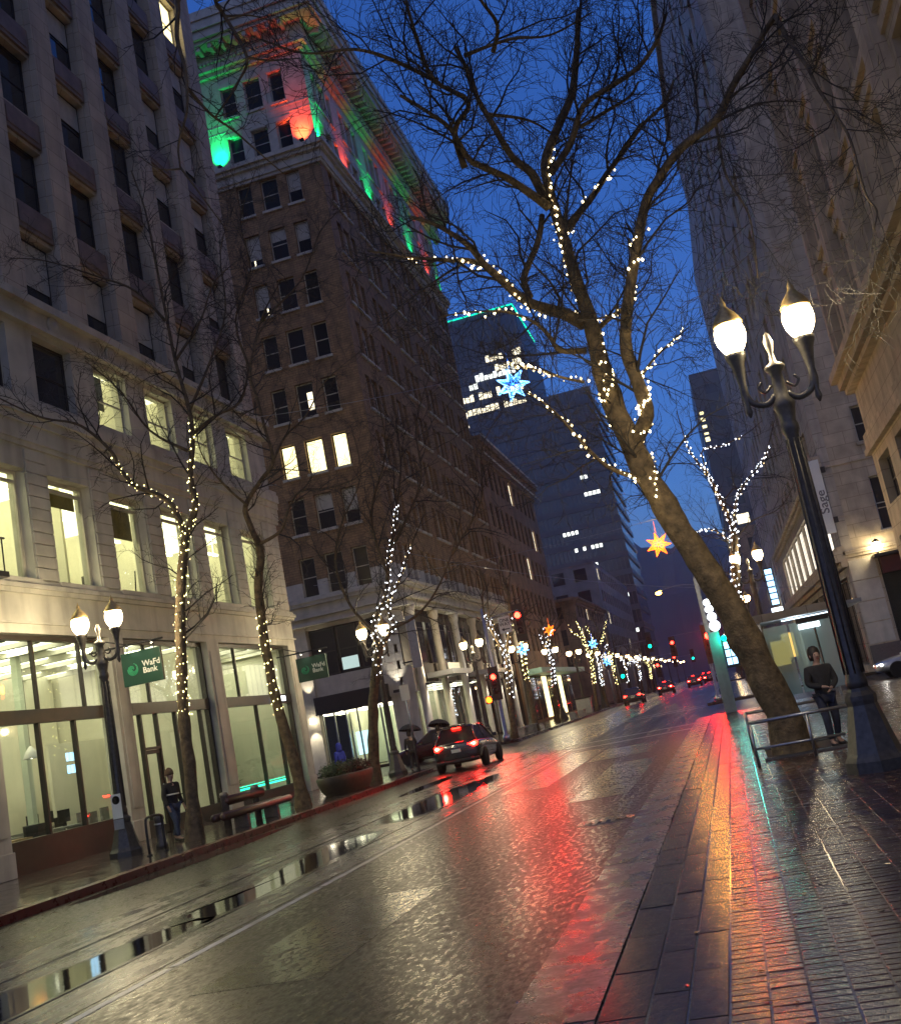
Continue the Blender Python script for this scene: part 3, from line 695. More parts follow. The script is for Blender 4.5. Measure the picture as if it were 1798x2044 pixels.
# furnishings seen through the glass
mat('screen_off', (.02, .022, .025), .2); mat('cabinet_grey', (.2, .2, .19), .6); mat('poster_teal', (.05, .2, .17), .6); mat('poster_red', (.3, .05, .04), .6); mat('cardboard', (.3, .2, .1), .8)
RI = random.Random(31)
for (a, b) in ((17, 22), (23, 28), (29, 34), (35.3, 41.2)):
    for k in range(4):                                               # desks with monitors and chairs
        y = a+.5+k*(b-a-1)/3.2; x = RI.uniform(-22.2, -18.7)
        d = MB(); d.box(x-.4, x+.4, y-.65, y+.65, .88, .93); d.box(x-.35, x+.35, y-.62, y-.57, .19, .88); d.box(x-.35, x+.35, y+.57, y+.62, .19, .88); d.build('desk', RI.choice(('wood', 'cabinet_grey')), b1)
        q = MB(); q.box(x-.03, x+.0, y-.3, y+.3, 1.05, 1.42); q.box(x-.06, x+.03, y-.04, y+.04, .93, 1.06); q.build('monitor', 'screen_off', b1)
        q = MB(); q.box(x+.5, x+.95, y-.22, y+.22, .6, .68); q.box(x+.9, x+.97, y-.22, y+.22, .68, 1.2); q.tube([(x+.72, y, .19), (x+.72, y, .6)], .03, 6); q.build('chair', RI.choice(('black', 'cabinet_grey')), b1)
    for k in range(5):                                               # pictures and boards on the rear wall
        y = a+.3+k*(b-a-.8)/4.5; z = RI.uniform(1.3, 2.2); w = RI.uniform(.4, 1.); h = RI.uniform(.5, 1.1)
        MB().box(-24.41, -24.36, y, y+w, z, z+h).build('framed_print', RI.choice(('poster_teal', 'poster_red', 'screen_off', 'cardboard', 'white_paint')), b1)
    for k in range(2):                                               # tall cabinets and plants
        y = RI.uniform(a+.4, b-.8); MB().box(-24.3, -23.8, y, y+.8, .19, RI.uniform(1.6, 2.4)).build('cabinet', RI.choice(('cabinet_grey', 'wood')), b1)
    x, y = RI.uniform(-19.2, -18.3), RI.uniform(a+.5, b-.5)
    pt = MB().lathe([(.13, .19), (.18, .55), (.15, .55)], (x, y, 0), 10).build('plant_pot', 'white_paint', b1)
    lf_ = MB()
    for k in range(60):
        an, t = RI.uniform(0, 6.28), RI.uniform(.1, .38); z = RI.uniform(.7, 1.7); p0 = Vector((x+t*math.cos(an), y+t*math.sin(an), z)); d0 = Vector((math.cos(an), math.sin(an), .4))*.09; e0 = Vector((-math.sin(an), math.cos(an), 0))*.035
        lf_.poly([p0-d0, p0+e0, p0+d0, p0-e0])
    lf_.tube([(x, y, .5), (x, y, 1.6)], .012, 5); lf_.build('foliage', 'foliage', pt)
for yy in np.arange(12, 41.5, 2.1):                                  # upstairs: cabinets, hung lights, notice boards
    h = RI.uniform(.9, 1.9); x = RI.uniform(-23.2, -21.5); MB().box(x, x+.5, yy, yy+RI.uniform(.7, 1.3), 7.05, 7.05+h).build('cabinet', RI.choice(('cabinet_grey', 'wood', 'screen_off')), b1)
    MB().box(-23.39, -23.34, yy+.2, yy+1.4, 8.6, RI.uniform(9.3, 9.9)).build('notice_board', RI.choice(('poster_teal', 'cardboard', 'white_paint', 'cabinet_grey')), b1)
    x = RI.uniform(-20.5, -18.8); t = MB(); t.box(x-.06, x+.06, yy, yy+1.3, 10.2, 10.26); t.tube([(x, yy+.3, 10.26), (x, yy+.3, 11)], .008, 4); t.tube([(x, yy+1, 10.26), (x, yy+1, 11)], .008, 4); t.build('hung_light', 'panel_light_office', b1)
# second floor balcony rail at the left edge of the picture
m = MB(); 
for i in range(9): m.tube([(-16.5, 20.6+i*.3, 7.42), (-16.5, 20.6+i*.3, 8.3)], .02, 5)
m.tube([(-16.5, 20.5, 8.3), (-16.5, 23.1, 8.3)], .03, 6); m.box(-17, -16.45, 20.5, 23.1, 7.3, 7.44); m.build('balcony', 'dark_metal', b1)

# ------------------------------------------------------------------ left: the brick tower with red and green floodlights
b2 = thing('brick_tower_building', 'tall brown brick building with cream top storeys floodlit red and green', 'building', (-17, 58.9, .15))
WX = [(-22.72, -21.75), (-21.12, -19.98), (-19.4, -18.45)]
RZ = [(10.28, 12.62), (14.05, 16.2), (17.5, 19.55), (20.95, 23.1), (24.4, 26.6), (27.85, 29.95), (31.2, 33.3), (34.6, 36.7), (38.25, 40.15), (41.55, 43.65)]
BY = [59.6+5.15*i for i in range(6)]                                   # bays along the street side
def sidewin(b):
    return [(b+.55, b+1.35), (b+1.75, b+2.85), (b+3.25, b+4.05)]
fw = [(a, b, z0, z1) for a, b in WX for z0, z1 in RZ]
WXn = [(-29.9, -28.9), (-28.3, -27.2), (-26.6, -25.6)]
fw += [(a, b, z0, z1) for a, b in WXn for z0, z1 in RZ]
sw = [(a, b, z0, z1) for q in BY for a, b in sidewin(q) for z0, z1 in RZ]
for nm, z0, z1, m, d in (('base_wall', 9.2, 11.2, 'terracotta_cream', .03), ('shaft_wall', 11.2, 36.75, 'brown_brick', 0), ('crown_wall', 38.1, 45., 'terracotta_cream', .02)):
    w = MB(); wall_holes(w, F2, -34, -17-.4, z0, z1, fw, -.4, d); wall_holes(w, FL, 58.9-d, 90, z0, z1, sw, -.4, d); w.build(nm, m, b2)
for Fr, a, b in ((F2, -34, -17), (FL, 58.955, 90)):
    cn = 1 if Fr is F2 else 0
    belt(a, b, [(36.75, 36.95, .12), (36.95, 37.5, .22), (37.5, 37.75, .42), (37.75, 38.02, .6), (38.02, 38.12, .4)], 'terracotta_cream', Fr, b2, corner=cn)
    belt(a, b, [(8.62, 8.8, .55), (8.8, 9.05, .3), (9.05, 9.25, .62), (9.25, 9.75, .34), (9.75, 9.95, .6), (9.95, 10.12, .7), (10.12, 10.24, .5)], 'terracotta_cream', Fr, b2, corner=cn)
    belt(a, b, [(40.6, 40.68, .035), (41.1, 41.18, .035)], 'terracotta_cream', Fr, b2, corner=cn)
# the great cornice, with brackets and a row of dentils
for Fr, a, b in ((F2, -34, -17), (FL, 58.955, 92)):
    cn = 1 if Fr is F2 else 0
    belt(a, b, [(44.6, 44.9, .25), (44.9, 45.25, .5), (46.2, 46.45, 1.4), (46.45, 47.0, 1.6), (47.0, 47.6, 1.75), (47.6, 48.0, 1.85)], 'terracotta_cream', Fr, b2, 'cornice', cn)
    belt(a, b, [(45.25, 46.2, .45)], 'terracotta_cream', Fr, b2, 'frieze', cn)
    n = int(((-17 if Fr is F2 else 91)-(a if Fr is F2 else 59.3))/.8)
    me = None
    for i in range(n):
        u = (a if Fr is F2 else 59.3)+i*.8+.25
        if me is None:
            me = {}
        MB().fb(Fr, u, u+.25, .5, 1.3, 45.85, 46.2).build('bracket', 'terracotta_cream', b2)
    dn = MB()
    for i in range(n*3): u = (a if Fr is F2 else 59.3)+i*.267; dn.fb(Fr, u, u+.14, .5, .62, 45.27, 45.5)
    tag(dn.build('dentil_row', 'terracotta_cream', b2), kind='stuff')
for (Fr, lst) in ((F2, fw), (FL, sw)):
    for a, b, z0, z1 in lst:
        if Fr is F2 and a < -24.5: continue
        lit = Fr is F2 and abs(z0-17.5) < .1
        window(b2, Fr, a+.01, b-.01, z0+.01, z1-.01, -.2, 'cream_frame' if not lit else 'dark_bronze', 'lit_room' if lit else 'dark_glass', ('m',) if not lit else (), .07)
        MB().fb(Fr, a-.08, b+.08, -.1, .12, z0-.16, z0-.005).build('sill', 'terracotta_cream', b2)
        if not lit and R.random() < .35: MB().fb(Fr, a+.1, b-.1, -.226, -.222, z1-.1-(z1-z0)*R.uniform(.3, .75), z1-.1).build('blind', 'blind', b2)
        if z0 > 38: MB().fb(Fr, a-.1, b+.1, -.1, .06, z1+.05, z1+.3).build('lintel', 'terracotta_cream', b2)
m = MB(); m.fb(F2, -20.6, -20.1, -.24, -.235, 14.2, 14.75); m.build('desk_glow', 'lit_room_white', b2)
for z, x in ((31.35, -22.4), (21.4, -20.5), (28.0, -22.1)): MB().fb(F2, x, x+.1 if z > 25 else x+.35, -.23, -.225, z, z+1.1).build('lamp_glow', 'lit_far_warm', b2)
MB().box(-34, -17.42, 59.35, 90, 8, 48).build('core', 'black', b2)
MB().box(-34, -15.2, 57.1, 92, 48.002, 48.25).build('roof', 'terracotta_cream', b2)
# arcaded base: columns along the street, glazed two storey front
m = MB(); m.fb(F2, -34, -23.0, -.5, .05, .15, 8.62); m.fb(F2, -18.75, -17.0, -.5, .05, 3.75, 8.62); m.fb(F2, -23., -18.75, -.5, -.1, 4.5, 5.6); m.fb(F2, -18.55, -17.15, -.45, 0, .15, 3.75)
m.fb(F2, -23., -18.75, -.5, -.1, 8.4, 8.62)
m.build('base_pier', 'pale_tile', b2)
for i in range(10):
    for j in range(2):
        MB().fb(F2, -18.72+j*.86+(.2 if i % 2 else 0)*(1-j), -17.88+j*.86+(.2 if i % 2 else 0)*(1-j) if j == 0 else -17.02, .052, .085, 3.78+i*.47, 4.22+i*.47).build('stone_block', 'pale_tile', b2)
MB().fb(F2, -23, -18.75, -.62, -.5, 5.6, 8.4).build('dark_bay', 'dark_bronze', b2)
for k, (a, b) in enumerate(((-22.9, -21.4), (-21.3, -20.1), (-20.0, -18.85))): window(b2, F2, a, b, 5.65, 8.35, -.3, 'dark_bronze', 'dark_glass', ('m',), .08)
MB().fb(F2, -21.2, -20.2, -.33, -.328, 5.8, 6.5).build('window_reflection_board', emit('reflection_glow', (.6, .8, .75), .5), b2)  # glowing board added as a reflection in the dark glass
# ground floor glazed shop seen across the cross street
for k in range(6):
    a = -22.9+k*.7
    MB().fb(F2, a+.04, a+.66, -.3, -.29, .2, 3.4).build('shop_pane', 'clear_glass', b2); MB().fb(F2, a-.04, a+.04, -.36, -.24, .2, 3.5).build('mullion', 'steel', b2)
MB().fb(F2, -23, -18.6, -.5, .5, 3.5, 4.5).build('canopy_fascia', 'dark_bronze', b2)
MB().fb(F2, -22.9, -18.7, -4.2, -4.1, .2, 3.5).build('interior_wall', 'plaster_green', b2)
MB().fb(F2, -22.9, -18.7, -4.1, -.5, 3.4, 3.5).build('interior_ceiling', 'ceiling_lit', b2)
for a in (-22.2, -20.8, -19.4): panel(a-.3, a+.3, 60.5, 61.1, 3.36, 'panel_light_office', b2)
for a in (-22.6, -21.6, -20.2, -19.2): MB().lathe([(.09, 0), (.09, .03), (.01, .03)], (a, 58.75, 3.46), 10).build('downlight', 'downlight', b2)
MB().fb(F2, -21.3, -20.5, -.9, -.86, .9, 2.2).build('display_screen', emit('screen_glow', (.45, .75, .85), 1.6), b2)
# street side: pilaster columns and glazing, dark upper bays
for i, b in enumerate(BY+[90.3]):
    co = thing  # (columns are parts of the building)
    c = MB().lathe([(.3, .15), (.3, .4), (.24, .5), (.22, 8.0), (.3, 8.2), (.34, 8.45), (.34, 8.62)], (-16.72, b-.35, 0), 14); c.build('column', 'pale_tile', b2)
    if i < 6:
        m = MB(); m.fb(FL, b+.0, b+4.5, -.6, -.2, 4.3, 5.4); m.build('spandrel', 'dark_bronze', b2)
        for k in range(3):
            MB().fb(FL, b+.1+k*1.48, b+1.5+k*1.48, -.5, -.48, .25, 4.25).build('shop_pane', 'clear_glass' if i < 4 else 'dark_glass', b2)
            window(b2, FL, b+.1+k*1.48, b+1.5+k*1.48, 5.42, 8.58, -.4, 'dark_bronze', 'dark_glass', ('z.7',), .06)
        MB().box(-21.5, -21.4, b, b+4.8, .2, 4.3).build('interior_wall', 'plaster', b2)
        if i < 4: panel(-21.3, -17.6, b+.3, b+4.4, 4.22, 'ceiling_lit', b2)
for a in (59.2, 90.4): pass
MB().fb(FL, 61.5, 66, 0, 1.6, 4.45, 4.75).build('awning', 'grey_paint', b2); MB().fb(FL, 72, 78, 0, 1.6, 4.45, 4.75).build('awning', 'grey_paint', b2)
m = MB(); m.fb(FL, 66.6, 69.4, .06, .14, 4.8, 5.4); m.build('shop_fascia', emit('fascia_lit', (1, .9, .6), .5), b2)
# uplights on the columns and floodlights on the ledge
for i, b in enumerate(BY):
    f = MB().box(-16.5, -16.3, b-.45, b-.25, 4.0, 4.12).build('uplight', 'dark_metal', b2)
    spot('column_spot', (-16.38, b-.35, 4.14), (-16.62, b-.35, 8.6), 260, (1, .95, .85), 40, b2)
    spot('column_spot', (-16.38, b-.35, 3.95), (-16.66, b-.35, .2), 200, (1, .95, .85), 40, b2)
MB().box(-18.2, -17.9, 58.3, 58.55, 3.9, 4.05).build('uplight', 'dark_metal', b2)
spot('pier_spot', (-18.0, 58.45, 4.08), (-17.9, 58.8, 8), 130, (1, .93, .8), 70, b2)
MB().lathe([(.14, 0), (.12, .3), (.02, .32)], (-23.35, 58.6, 3.1), 10).build('wall_lamp', 'downlight', b2)
spot('pier_spot', (-23.35, 58.45, 3.1), (-23.4, 58.8, .3), 200, (1, .9, .7), 70, b2); spot('pier_spot', (-23.35, 58.45, 4.4), (-23.4, 58.8, 6), 120, (1, .9, .7), 60, b2)
RED, GRN = (1, .07, .02), (.0, 1, .25)
fl = [(F2, -23.35, GRN, 800), (F2, -17.75, RED, 1000)] + [(FL, y, c, p) for y, c, p in ((59.6, GRN, 420), (64.45, RED, 420), (69.7, GRN, 420), (74.9, RED, 420), (80.1, GRN, 420), (85.2, RED, 420), (89.6, GRN, 200))]
for Fr, u, col, p in fl:
    x, yv = Fr(u, .45); x2, y2 = Fr(u, .03)
    f = MB().box(x-.12, x+.12, yv-.12, yv+.12, 38.14, 38.3).build('floodlight', 'dark_metal', b2)
    spot('flood', (x, yv, 38.34), (x2, y2, 39.05), p*1.25, col, 92, b2, 1., .12)
    x3, y3 = Fr(u, 1.3)
# ------------------------------------------------------------------ further buildings
def block(name, label, x0, x1, y0, y1, h, m, floors, z0, pitch, wh, bayw, ww, faces, litp=0., fm='dark_bronze', lit='lit_far_warm', corn=None, upto=999):
    r = thing(name, label, 'building', ((x0+x1)/2, y0, 0))
    c = MB(); c.box(x0+.3, x1-.3, y0+.3, y1-.3, 0, h-.1); c.build('core', 'black', r)
    for fc in faces:
        if fc == 'y': Fr, a, b = ysheet(y0), x0, x1
        elif fc == 'xr': Fr, a, b = xsheet(x1, 1), y0, y1
        else: Fr, a, b = xsheet(x0, -1), y0, y1
        n = max(1, int((b-a-1)/bayw)); off = (b-a-n*bayw)/2
        hs = []
        for i in range(n):
            for f in range(floors):
                zc = z0+f*pitch; hs.append((a+off+(i+.5)*bayw-ww/2, a+off+(i+.5)*bayw+ww/2, zc, zc+wh))
        w = MB(); wall_holes(w, Fr, a+(.31 if fc != 'y' else 0), b, 0, h, hs, -.3, 0); w.build('wall', m, r)
        for (p, q, s, t) in hs[:upto]:
            window(r, Fr, p, q, s, t, -.12, fm, lit if R.random() < litp else 'dark_glass', ('m',), .06, bd=.05)
        if corn: belt(a, b, [(h-corn, h-corn*.6, .2), (h-corn*.6, h-corn*.3, .45), (h-corn*.3, h, .7)], m, Fr, r, 'cornice')
    MB().box(x0, x1, y0, y1, h-.1, h+.15).build('roof', m, r)
    return r
b3 = block('brick_loft_building', 'lower red-brown brick building with a white edged cornice, next after the floodlit tower', -40, -17, 90.4, 119.6, 25.6, 'far_brick', 5, 6.6, 3.7, 2.3, 2.4, 1.3, ('xr',), .04, corn=1.6)
for z in (23.9, 25.62): MB().box(-16.25, -16.15, 90.5, 119.6, z, z+.12).build('cornice_edge', 'white_paint', b3)
for i in range(9): MB().box(-17.1, -16.95, 91.2+i*3.15, 93.6+i*3.15, .4, 4.2).build('shop_window', 'lit_room' if i % 3 == 0 else 'dark_glass', b3)
MB().box(-17, -15.2, 91, 119, 4.3, 4.75).build('canopy', mat('canopy_teal', (.2, .35, .32), .5), b3)
block('corner_shop_building', 'low brown building beyond the second crossing, behind the yellow lit tree', -40, -17, 136.6, 170, 14, 'far_brick', 3, 4.8, 3.4, 2, 3, 1.6, ('xr', 'y'), .12, corn=.9)
block('distant_brick_building', 'dim mid-rise building far down the left side of the street', -40, -17, 172, 230, 22, 'far_concrete', 5, 5, 3.6, 2, 3.6, 2., ('xr', 'y'), .06)
# dark banded tower
t1 = thing('dark_banded_tower', 'dark glass office tower with pale horizontal bands, left of the street end', 'building', (-32, 255, 0))
MB().box(-48, -17, 255, 290, 0, 74).build('curtain_wall', 'tower_glass', t1)
for i in range(16):
    z = 6+i*4.25
    MB().box(-48.3, -16.7, 254.7, 290.3, z, z+1.3).build('band', 'tower_dark', t1)
for i in range(32): MB().box(-48+i*1.0, -47.88+i*1.0, 254.8, 255, 4, 74).build('fin', 'tower_dark', t1)
litc = [(14.4+4.25*k, x0, x1) for k, x0, x1 in ((9, -24, -21.5), (8, -23.8, -19.8), (6, -31, -27), (5, -29, -22), (4, -26, -24.3), (3, -32, -30), (2, -22.5, -19), (1, -33, -28.5), (0, -24, -18.5), (-1, -30, -27), (-1, -24, -20))]
for z, x0, x1 in litc:
    x = x0
    while x < x1:
        if R.random() < .75: MB().box(x, x+.8, 254.93, 254.96, z-.8, z+.6+R.uniform(-.5, .2)).build('lit_window', 'lit_far_white', t1)
        x += 1.
# tall tower with the green roof edge
t2 = thing('green_edged_tower', 'tallest dark tower, its roof edge outlined in green light and rows of lit windows', 'building', (-52, 330, 0))
MB().box(-70, -40.6, 330, 372, 0, 128).build('curtain_wall', 'tower_dark', t2)
for i in range(20): MB().box(-69.5+i*1.5, -69.0+i*1.5, 329.6, 330, 40, 127).build('fin', 'tower_glass', t2)
for i in range(14): MB().box(-40.6, -40.2, 332+i*3, 332.9+i*3, 40, 127).build('fin', 'tower_glass', t2)
MB().box(-70.2, -40.4, 329.5, 329.9, 128, 128.35).build('green_edge', 'rim_green', t2)
MB().box(-40.6, -40.2, 330, 372, 128, 128.35).build('green_edge', 'rim_green', t2)
for z, x0, x1, m_ in ((111.2, -52.5, -41.5, 'lit_far_warm'), (107.6, -50, -42, 'lit_far_warm'), (105.6, -57, -49, 'lit_far_white'), (99.6, -57, -42.5, 'lit_far_warm'), (90.2, -67, -60, 'lit_far_warm'), (105.6, -48, -44, 'lit_far_white'), (103.4, -64, -57.5, 'lit_far_white'), (99.6, -66, -58, 'lit_far_warm'), (94.6, -66, -42.5, 'lit_far_warm')):
    x = x0
    while x < x1:
        if R.random() < .9: MB().box(x, x+1.2, 329.5, 329.58, z, z+R.uniform(1.4, 2.8)).build('lit_window', m_, t2)
        x += 1.5
# ------------------------------------------------------------------ right side
r1 = thing('tan_pilaster_building', 'tan stone building with tall pilasters above the pavement at the right edge', 'building', (6.9, 24, .15))
cR = [40.4-4.1*k for k in range(8)]
hs = []
for c in cR:
    hs += [(c-1.25, c+1.25, 1., 5.2), (c-1.25, c+1.25, 6.4, 8.1)]
    hs += [(c-1.1, c+1.1, 12.6+3.9*f, 15.2+3.9*f) for f in range(10)]
w = MB(); wall_holes(w, FR_, 8, 42.6, .15, 52, hs, -.5, 0); w.build('wall', 'tan_stone', r1)
for c in cR+[cR[0]+4.1]:
    u0, u1 = c-2.05-.55, min(42.75, c-2.05+.55)
    if u0 < 42.6: MB().fb(FR_, u0, u1, 0, .28, 12.2, 52).build('pilaster', 'tan_stone', r1); MB().fb(FR_, u0+.2, min(u1, 42.7)-.2, .28, .4, 12.2, 52).build('pilaster', 'tan_stone', r1)
belt(8, 42.9, [(8.5, 8.7, .2), (8.7, 9.3, .1), (11.0, 11.2, .3), (11.2, 11.5, .5), (11.5, 11.8, .75), (11.8, 12.0, .55)], 'tan_stone', FR_, r1)
for f in range(10): belt(8, 42.6, [(15.6+3.9*f, 15.9+3.9*f, .1), (12.3+3.9*f, 12.55+3.9*f, .16)], 'tan_stone', FR_, r1)
for a, b, z0, z1 in hs:
    window(r1, FR_, a+.01, b-.01, z0+.01, z1-.01, -.3, 'dark_bronze', 'dark_glass', ('m', 'u.5'), .08)
    if z0 > 12 and R.random() < .6: MB().fb(FR_, a+.1, b-.1, -.345, -.34, z1-.1-R.uniform(.5, 1.8), z1-.1).build('blind', mat('ochre_shade', (.2, .14, .05), .7), r1)
MB().box(7.45, 16, 8, 42.5, .1, 52).build('core', 'black', r1); MB().box(6.95, 16, 42.5, 42.62, .1, 52).build('end_wall', 'grey_stone', r1)

r2 = thing('corner_stone_building', 'plain stone corner building with a tall white blade sign, right across the cross street', 'building', (6.9, 58.8, .15))
rz2 = [(7.1, 9.95), (11.85, 13.8), (16.1, 18.35), (20.1, 22.3), (24.2, 26.45), (28.2, 30.4), (32.2, 34.4), (36.2, 38.4), (40.2, 42.4), (44.2, 46.4), (48.2, 50.4)]
h2 = [(x, x+1.25, a, b) for x in (9.05, 12.9, 16.4) for a, b in rz2]+[(8.45, 11.8, 1.4, 5.75)]
h3 = []
for k in range(12):
    y = 62.5+k*4.1
    h3 += [(y, y+1.9, a, b) for a, b in rz2 if a > 11.]
h3 += [(73.2+k*5.5, 73.2+k*5.5+5.2, 6.95, 10.3) for k in range(6)]+[(62, 72.4, 6.95, 10.3)]
h3 += [(60+k*6.5, 60+k*6.5+5.9, .5, 5.2) for k in range(8)]
w = MB(); wall_holes(w, FR2, 7.4, 40, .15, 58, h2, -.5, 0); w.build('front_wall', 'tan_stone', r2)
w = MB(); wall_holes(w, FR_, 58.8, 112.4, .15, 58, h3, -.5, 0); w.build('street_wall', 'grey_stone', r2)
for i, (a, b, z0, z1) in enumerate(h2):
    lit = (x := a) < 9.1 and abs(z0-24.2) < .1
    shop = z1 < 6
    window(r2, FR2, a+.01, b-.01, z0+.01, z1-.01, -.25, 'cream_frame' if not shop else 'dark_bronze', 'clear_glass' if shop else 'dark_glass', ('m',) if not shop else ('u.55',), .07)
    if not shop and a < 10:
        MB().fb(FR2, a+.1, b-.1, -.286, -.283, z0+(z1-z0)*(.22 if z0 < 8 else .5), z1-.1-(.9 if z0 < 8 else 0)).build('blind', 'blind', r2)
        MB().fb(FR2, a-.12, b+.12, 0, .12, z0-.18, z0-.01).build('sill', 'tan_stone', r2)
    if lit: MB().fb(FR2, a+.1, a+.45, -.2, -.19, z0+.2, z1-.2).build('lit_blind', 'lit_room_white', r2)
MB().fb(FR2, 9.12, 9.6, -.2, -.19, 20.2, 21.6).build('lit_blind', emit('dim_warm', (1, .75, .4), .35), r2)
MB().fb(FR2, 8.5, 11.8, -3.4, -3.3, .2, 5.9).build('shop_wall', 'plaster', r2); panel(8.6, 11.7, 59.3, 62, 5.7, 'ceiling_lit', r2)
MB().fb(FR2, 8.2, 12.2, 0, .9, 5.75, 5.9).build('awning_rim', 'dark_bronze', r2); MB().fb(FR2, 8.5, 12.2, .0, .5, 4.9, 5.72).build('awning', mat('maroon_cloth', (.09, .015, .014), .8), r2)
belt(6.85, 40, [(6.05, 6.2, .1), (6.2, 6.4, .2), (10.9, 11.0, .08)], 'tan_stone', FR2, r2)
for z in (1.5, 2.6, 3.7, 4.8): MB().fb(FR2, 7.0, 8.3, 0, .045, z+.02, z+1.07).build('stone_block', 'pale_tile', r2, bevel=.008)
for z in (8.2, 10.5, 14.6, 18.9, 23.2, 27.2): MB().fb(FR2, 6.95, 40, 0, .02, z, z+.05).build('joint_course', 'tan_stone', r2)
MB().fb(FR2, 6.95, 8.44, 0, .12, .15, 1.45).build('plinth', 'granite_base', r2)
for a, b, z0, z1 in h3:
    if z0 < 1: window(r2, FR_, a+.02, b-.02, z0, z1, -.3, 'dark_bronze', 'lit_room_white' if R.random() < .35 else 'dark_glass', ('u.33', 'u.66', 'z.75'), .07)
    elif z0 < 7: window(r2, FR_, a+.02, b-.02, z0, z1, -.2, 'dark_bronze', 'lit_room_white', ('u.2', 'u.4', 'u.6', 'u.8'), .09, label='wide lit office window')
    else: window(r2, FR_, a+.01, b-.01, z0, z1, -.25, 'dark_bronze', 'dark_glass', ('m',), .06)
belt(58.6, 112.4, [(5.6, 5.9, .25), (5.9, 6.5, .5), (6.5, 6.7, .3), (11.0, 11.25, .3), (11.25, 11.6, .5)], 'tan_stone', FR_, r2)
MB().box(7.45, 40, 59.4, 112.3, .1, 57.9).build('core', 'black', r2); MB().box(6.5, 40, 58.4, 112.4, 58, 58.6).build('roof', 'grey_stone', r2)
ys = thing('blade_sign', 'tall white blade sign with sideways lettering, bracketed to the corner of the stone building', 'sign', (6.55, 58.6, 7.4))
MB().box(6.3, 6.82, 58.55, 58.62, 7.45, 11.4).build('panel', 'sign_white', ys)
mat('sign_grey', (.16, .15, .15), .6)
text('Sage', .62, (6.74, 58.545, 8.5), Matrix(((0, -1, 0), (0, 0, -1), (1, 0, 0))).to_euler(), 'sign_grey', ys, sx=1.15)
for z in (8.1, 10.8): MB().box(6.82, 7.05, 58.5, 58.7, z-.15, z+.15).build('bracket', 'dark_bronze', ys)
wl_ = thing('wall_lantern', 'bright round wall lantern above the maroon awning', 'lantern', (8.5, 58.6, 6.0))
MB().ball((8.5, 58.3, 6.3), .24, 12, 1.1).build('globe', 'lamp_globe_lit', wl_); bulb('lamp', (8.5, 58.3, 6.3), 60, WARM, .15, wl_); MB().tube([(8.5, 58.8, 6.0), (8.5, 58.45, 5.95), (8.5, 58.3, 6.05)], .035, 6).build('arm', 'lamp_iron', wl_)
MB().lathe([(.1, .0), (.2, .06), (.03, .2)], (8.5, 58.3, 6.5), 10).build('cap', 'lamp_iron', wl_)
block('plain_stone_block', 'grey stone building beyond the corner building, slightly lower', 6.9, 40, 112.8, 135.2, 50, 'grey_stone', 10, 6, 4.2, 2.2, 4, 1.8, ('xl',), .05)
r4 = block('dark_office_tower', 'dark tower with one column of lit stair windows behind the lamp, right', 6.9, 44, 280, 320, 77, 'tower_dark', 14, 6, 5, 2.6, 4.6, 3.2, ('y', 'xl'), .03)
for i in range(5): MB().box(7.3, 8.4, 279.9, 279.96, 66-i*1.3*1.4, 66.9-i*1.3*1.4+R.uniform(-.4, .3)).build('stair_light', 'lit_room', r4)
block('low_right_block', 'dim low building far down the right side', 6.9, 40, 137, 200, 18, 'far_concrete', 4, 5, 3.6, 2, 4, 2.2, ('xl', 'y'), .06)
block('far_right_block', 'dark mid-rise far down the right side before the tower', 6.9, 40, 204, 270, 26, 'far_brick', 5, 5, 4.2, 2.2, 4, 2.2, ('xl', 'y'), .05)
bs = thing('blue_blade_sign', 'narrow vertical sign of stacked pale blue lit squares on the right hand wall', 'sign', (6.4, 125, 7))
MB().box(5.9, 6.9, 124.9, 125.1, 7.3, 11.6).build('cabinet', 'black', bs)
for i in range(6): MB().box(6.02, 6.78, 124.85, 124.89, 7.45+i*.69, 8.0+i*.69).build('lit_square', 'sign_blue_lit', bs)
MB().box(5.8, 7, 124.85, 125, 6.3, 7.1).build('lit_square', 'disc_white', bs)
hl = MB()
n = 60; prof = [(-420+840*i/n, 118+22*math.sin(i*.31)+14*math.sin(i*.83+1)+R.uniform(-4, 4)) for i in range(n+1)]
for (xa, za), (xb, zb) in zip(prof, prof[1:]):
    hl.poly([(xa, 820, -1), (xb, 820, -1), (xb, 900, zb*.55), (xa, 900, za*.55)]); hl.poly([(xa, 900, za*.55), (xb, 900, zb*.55), (xb, 1050, zb), (xa, 1050, za)]); hl.poly([(xa, 1050, za), (xb, 1050, zb), (xb, 1250, -1), (xa, 1250, -1)])
struct('hill', hl, 'hill_wood')
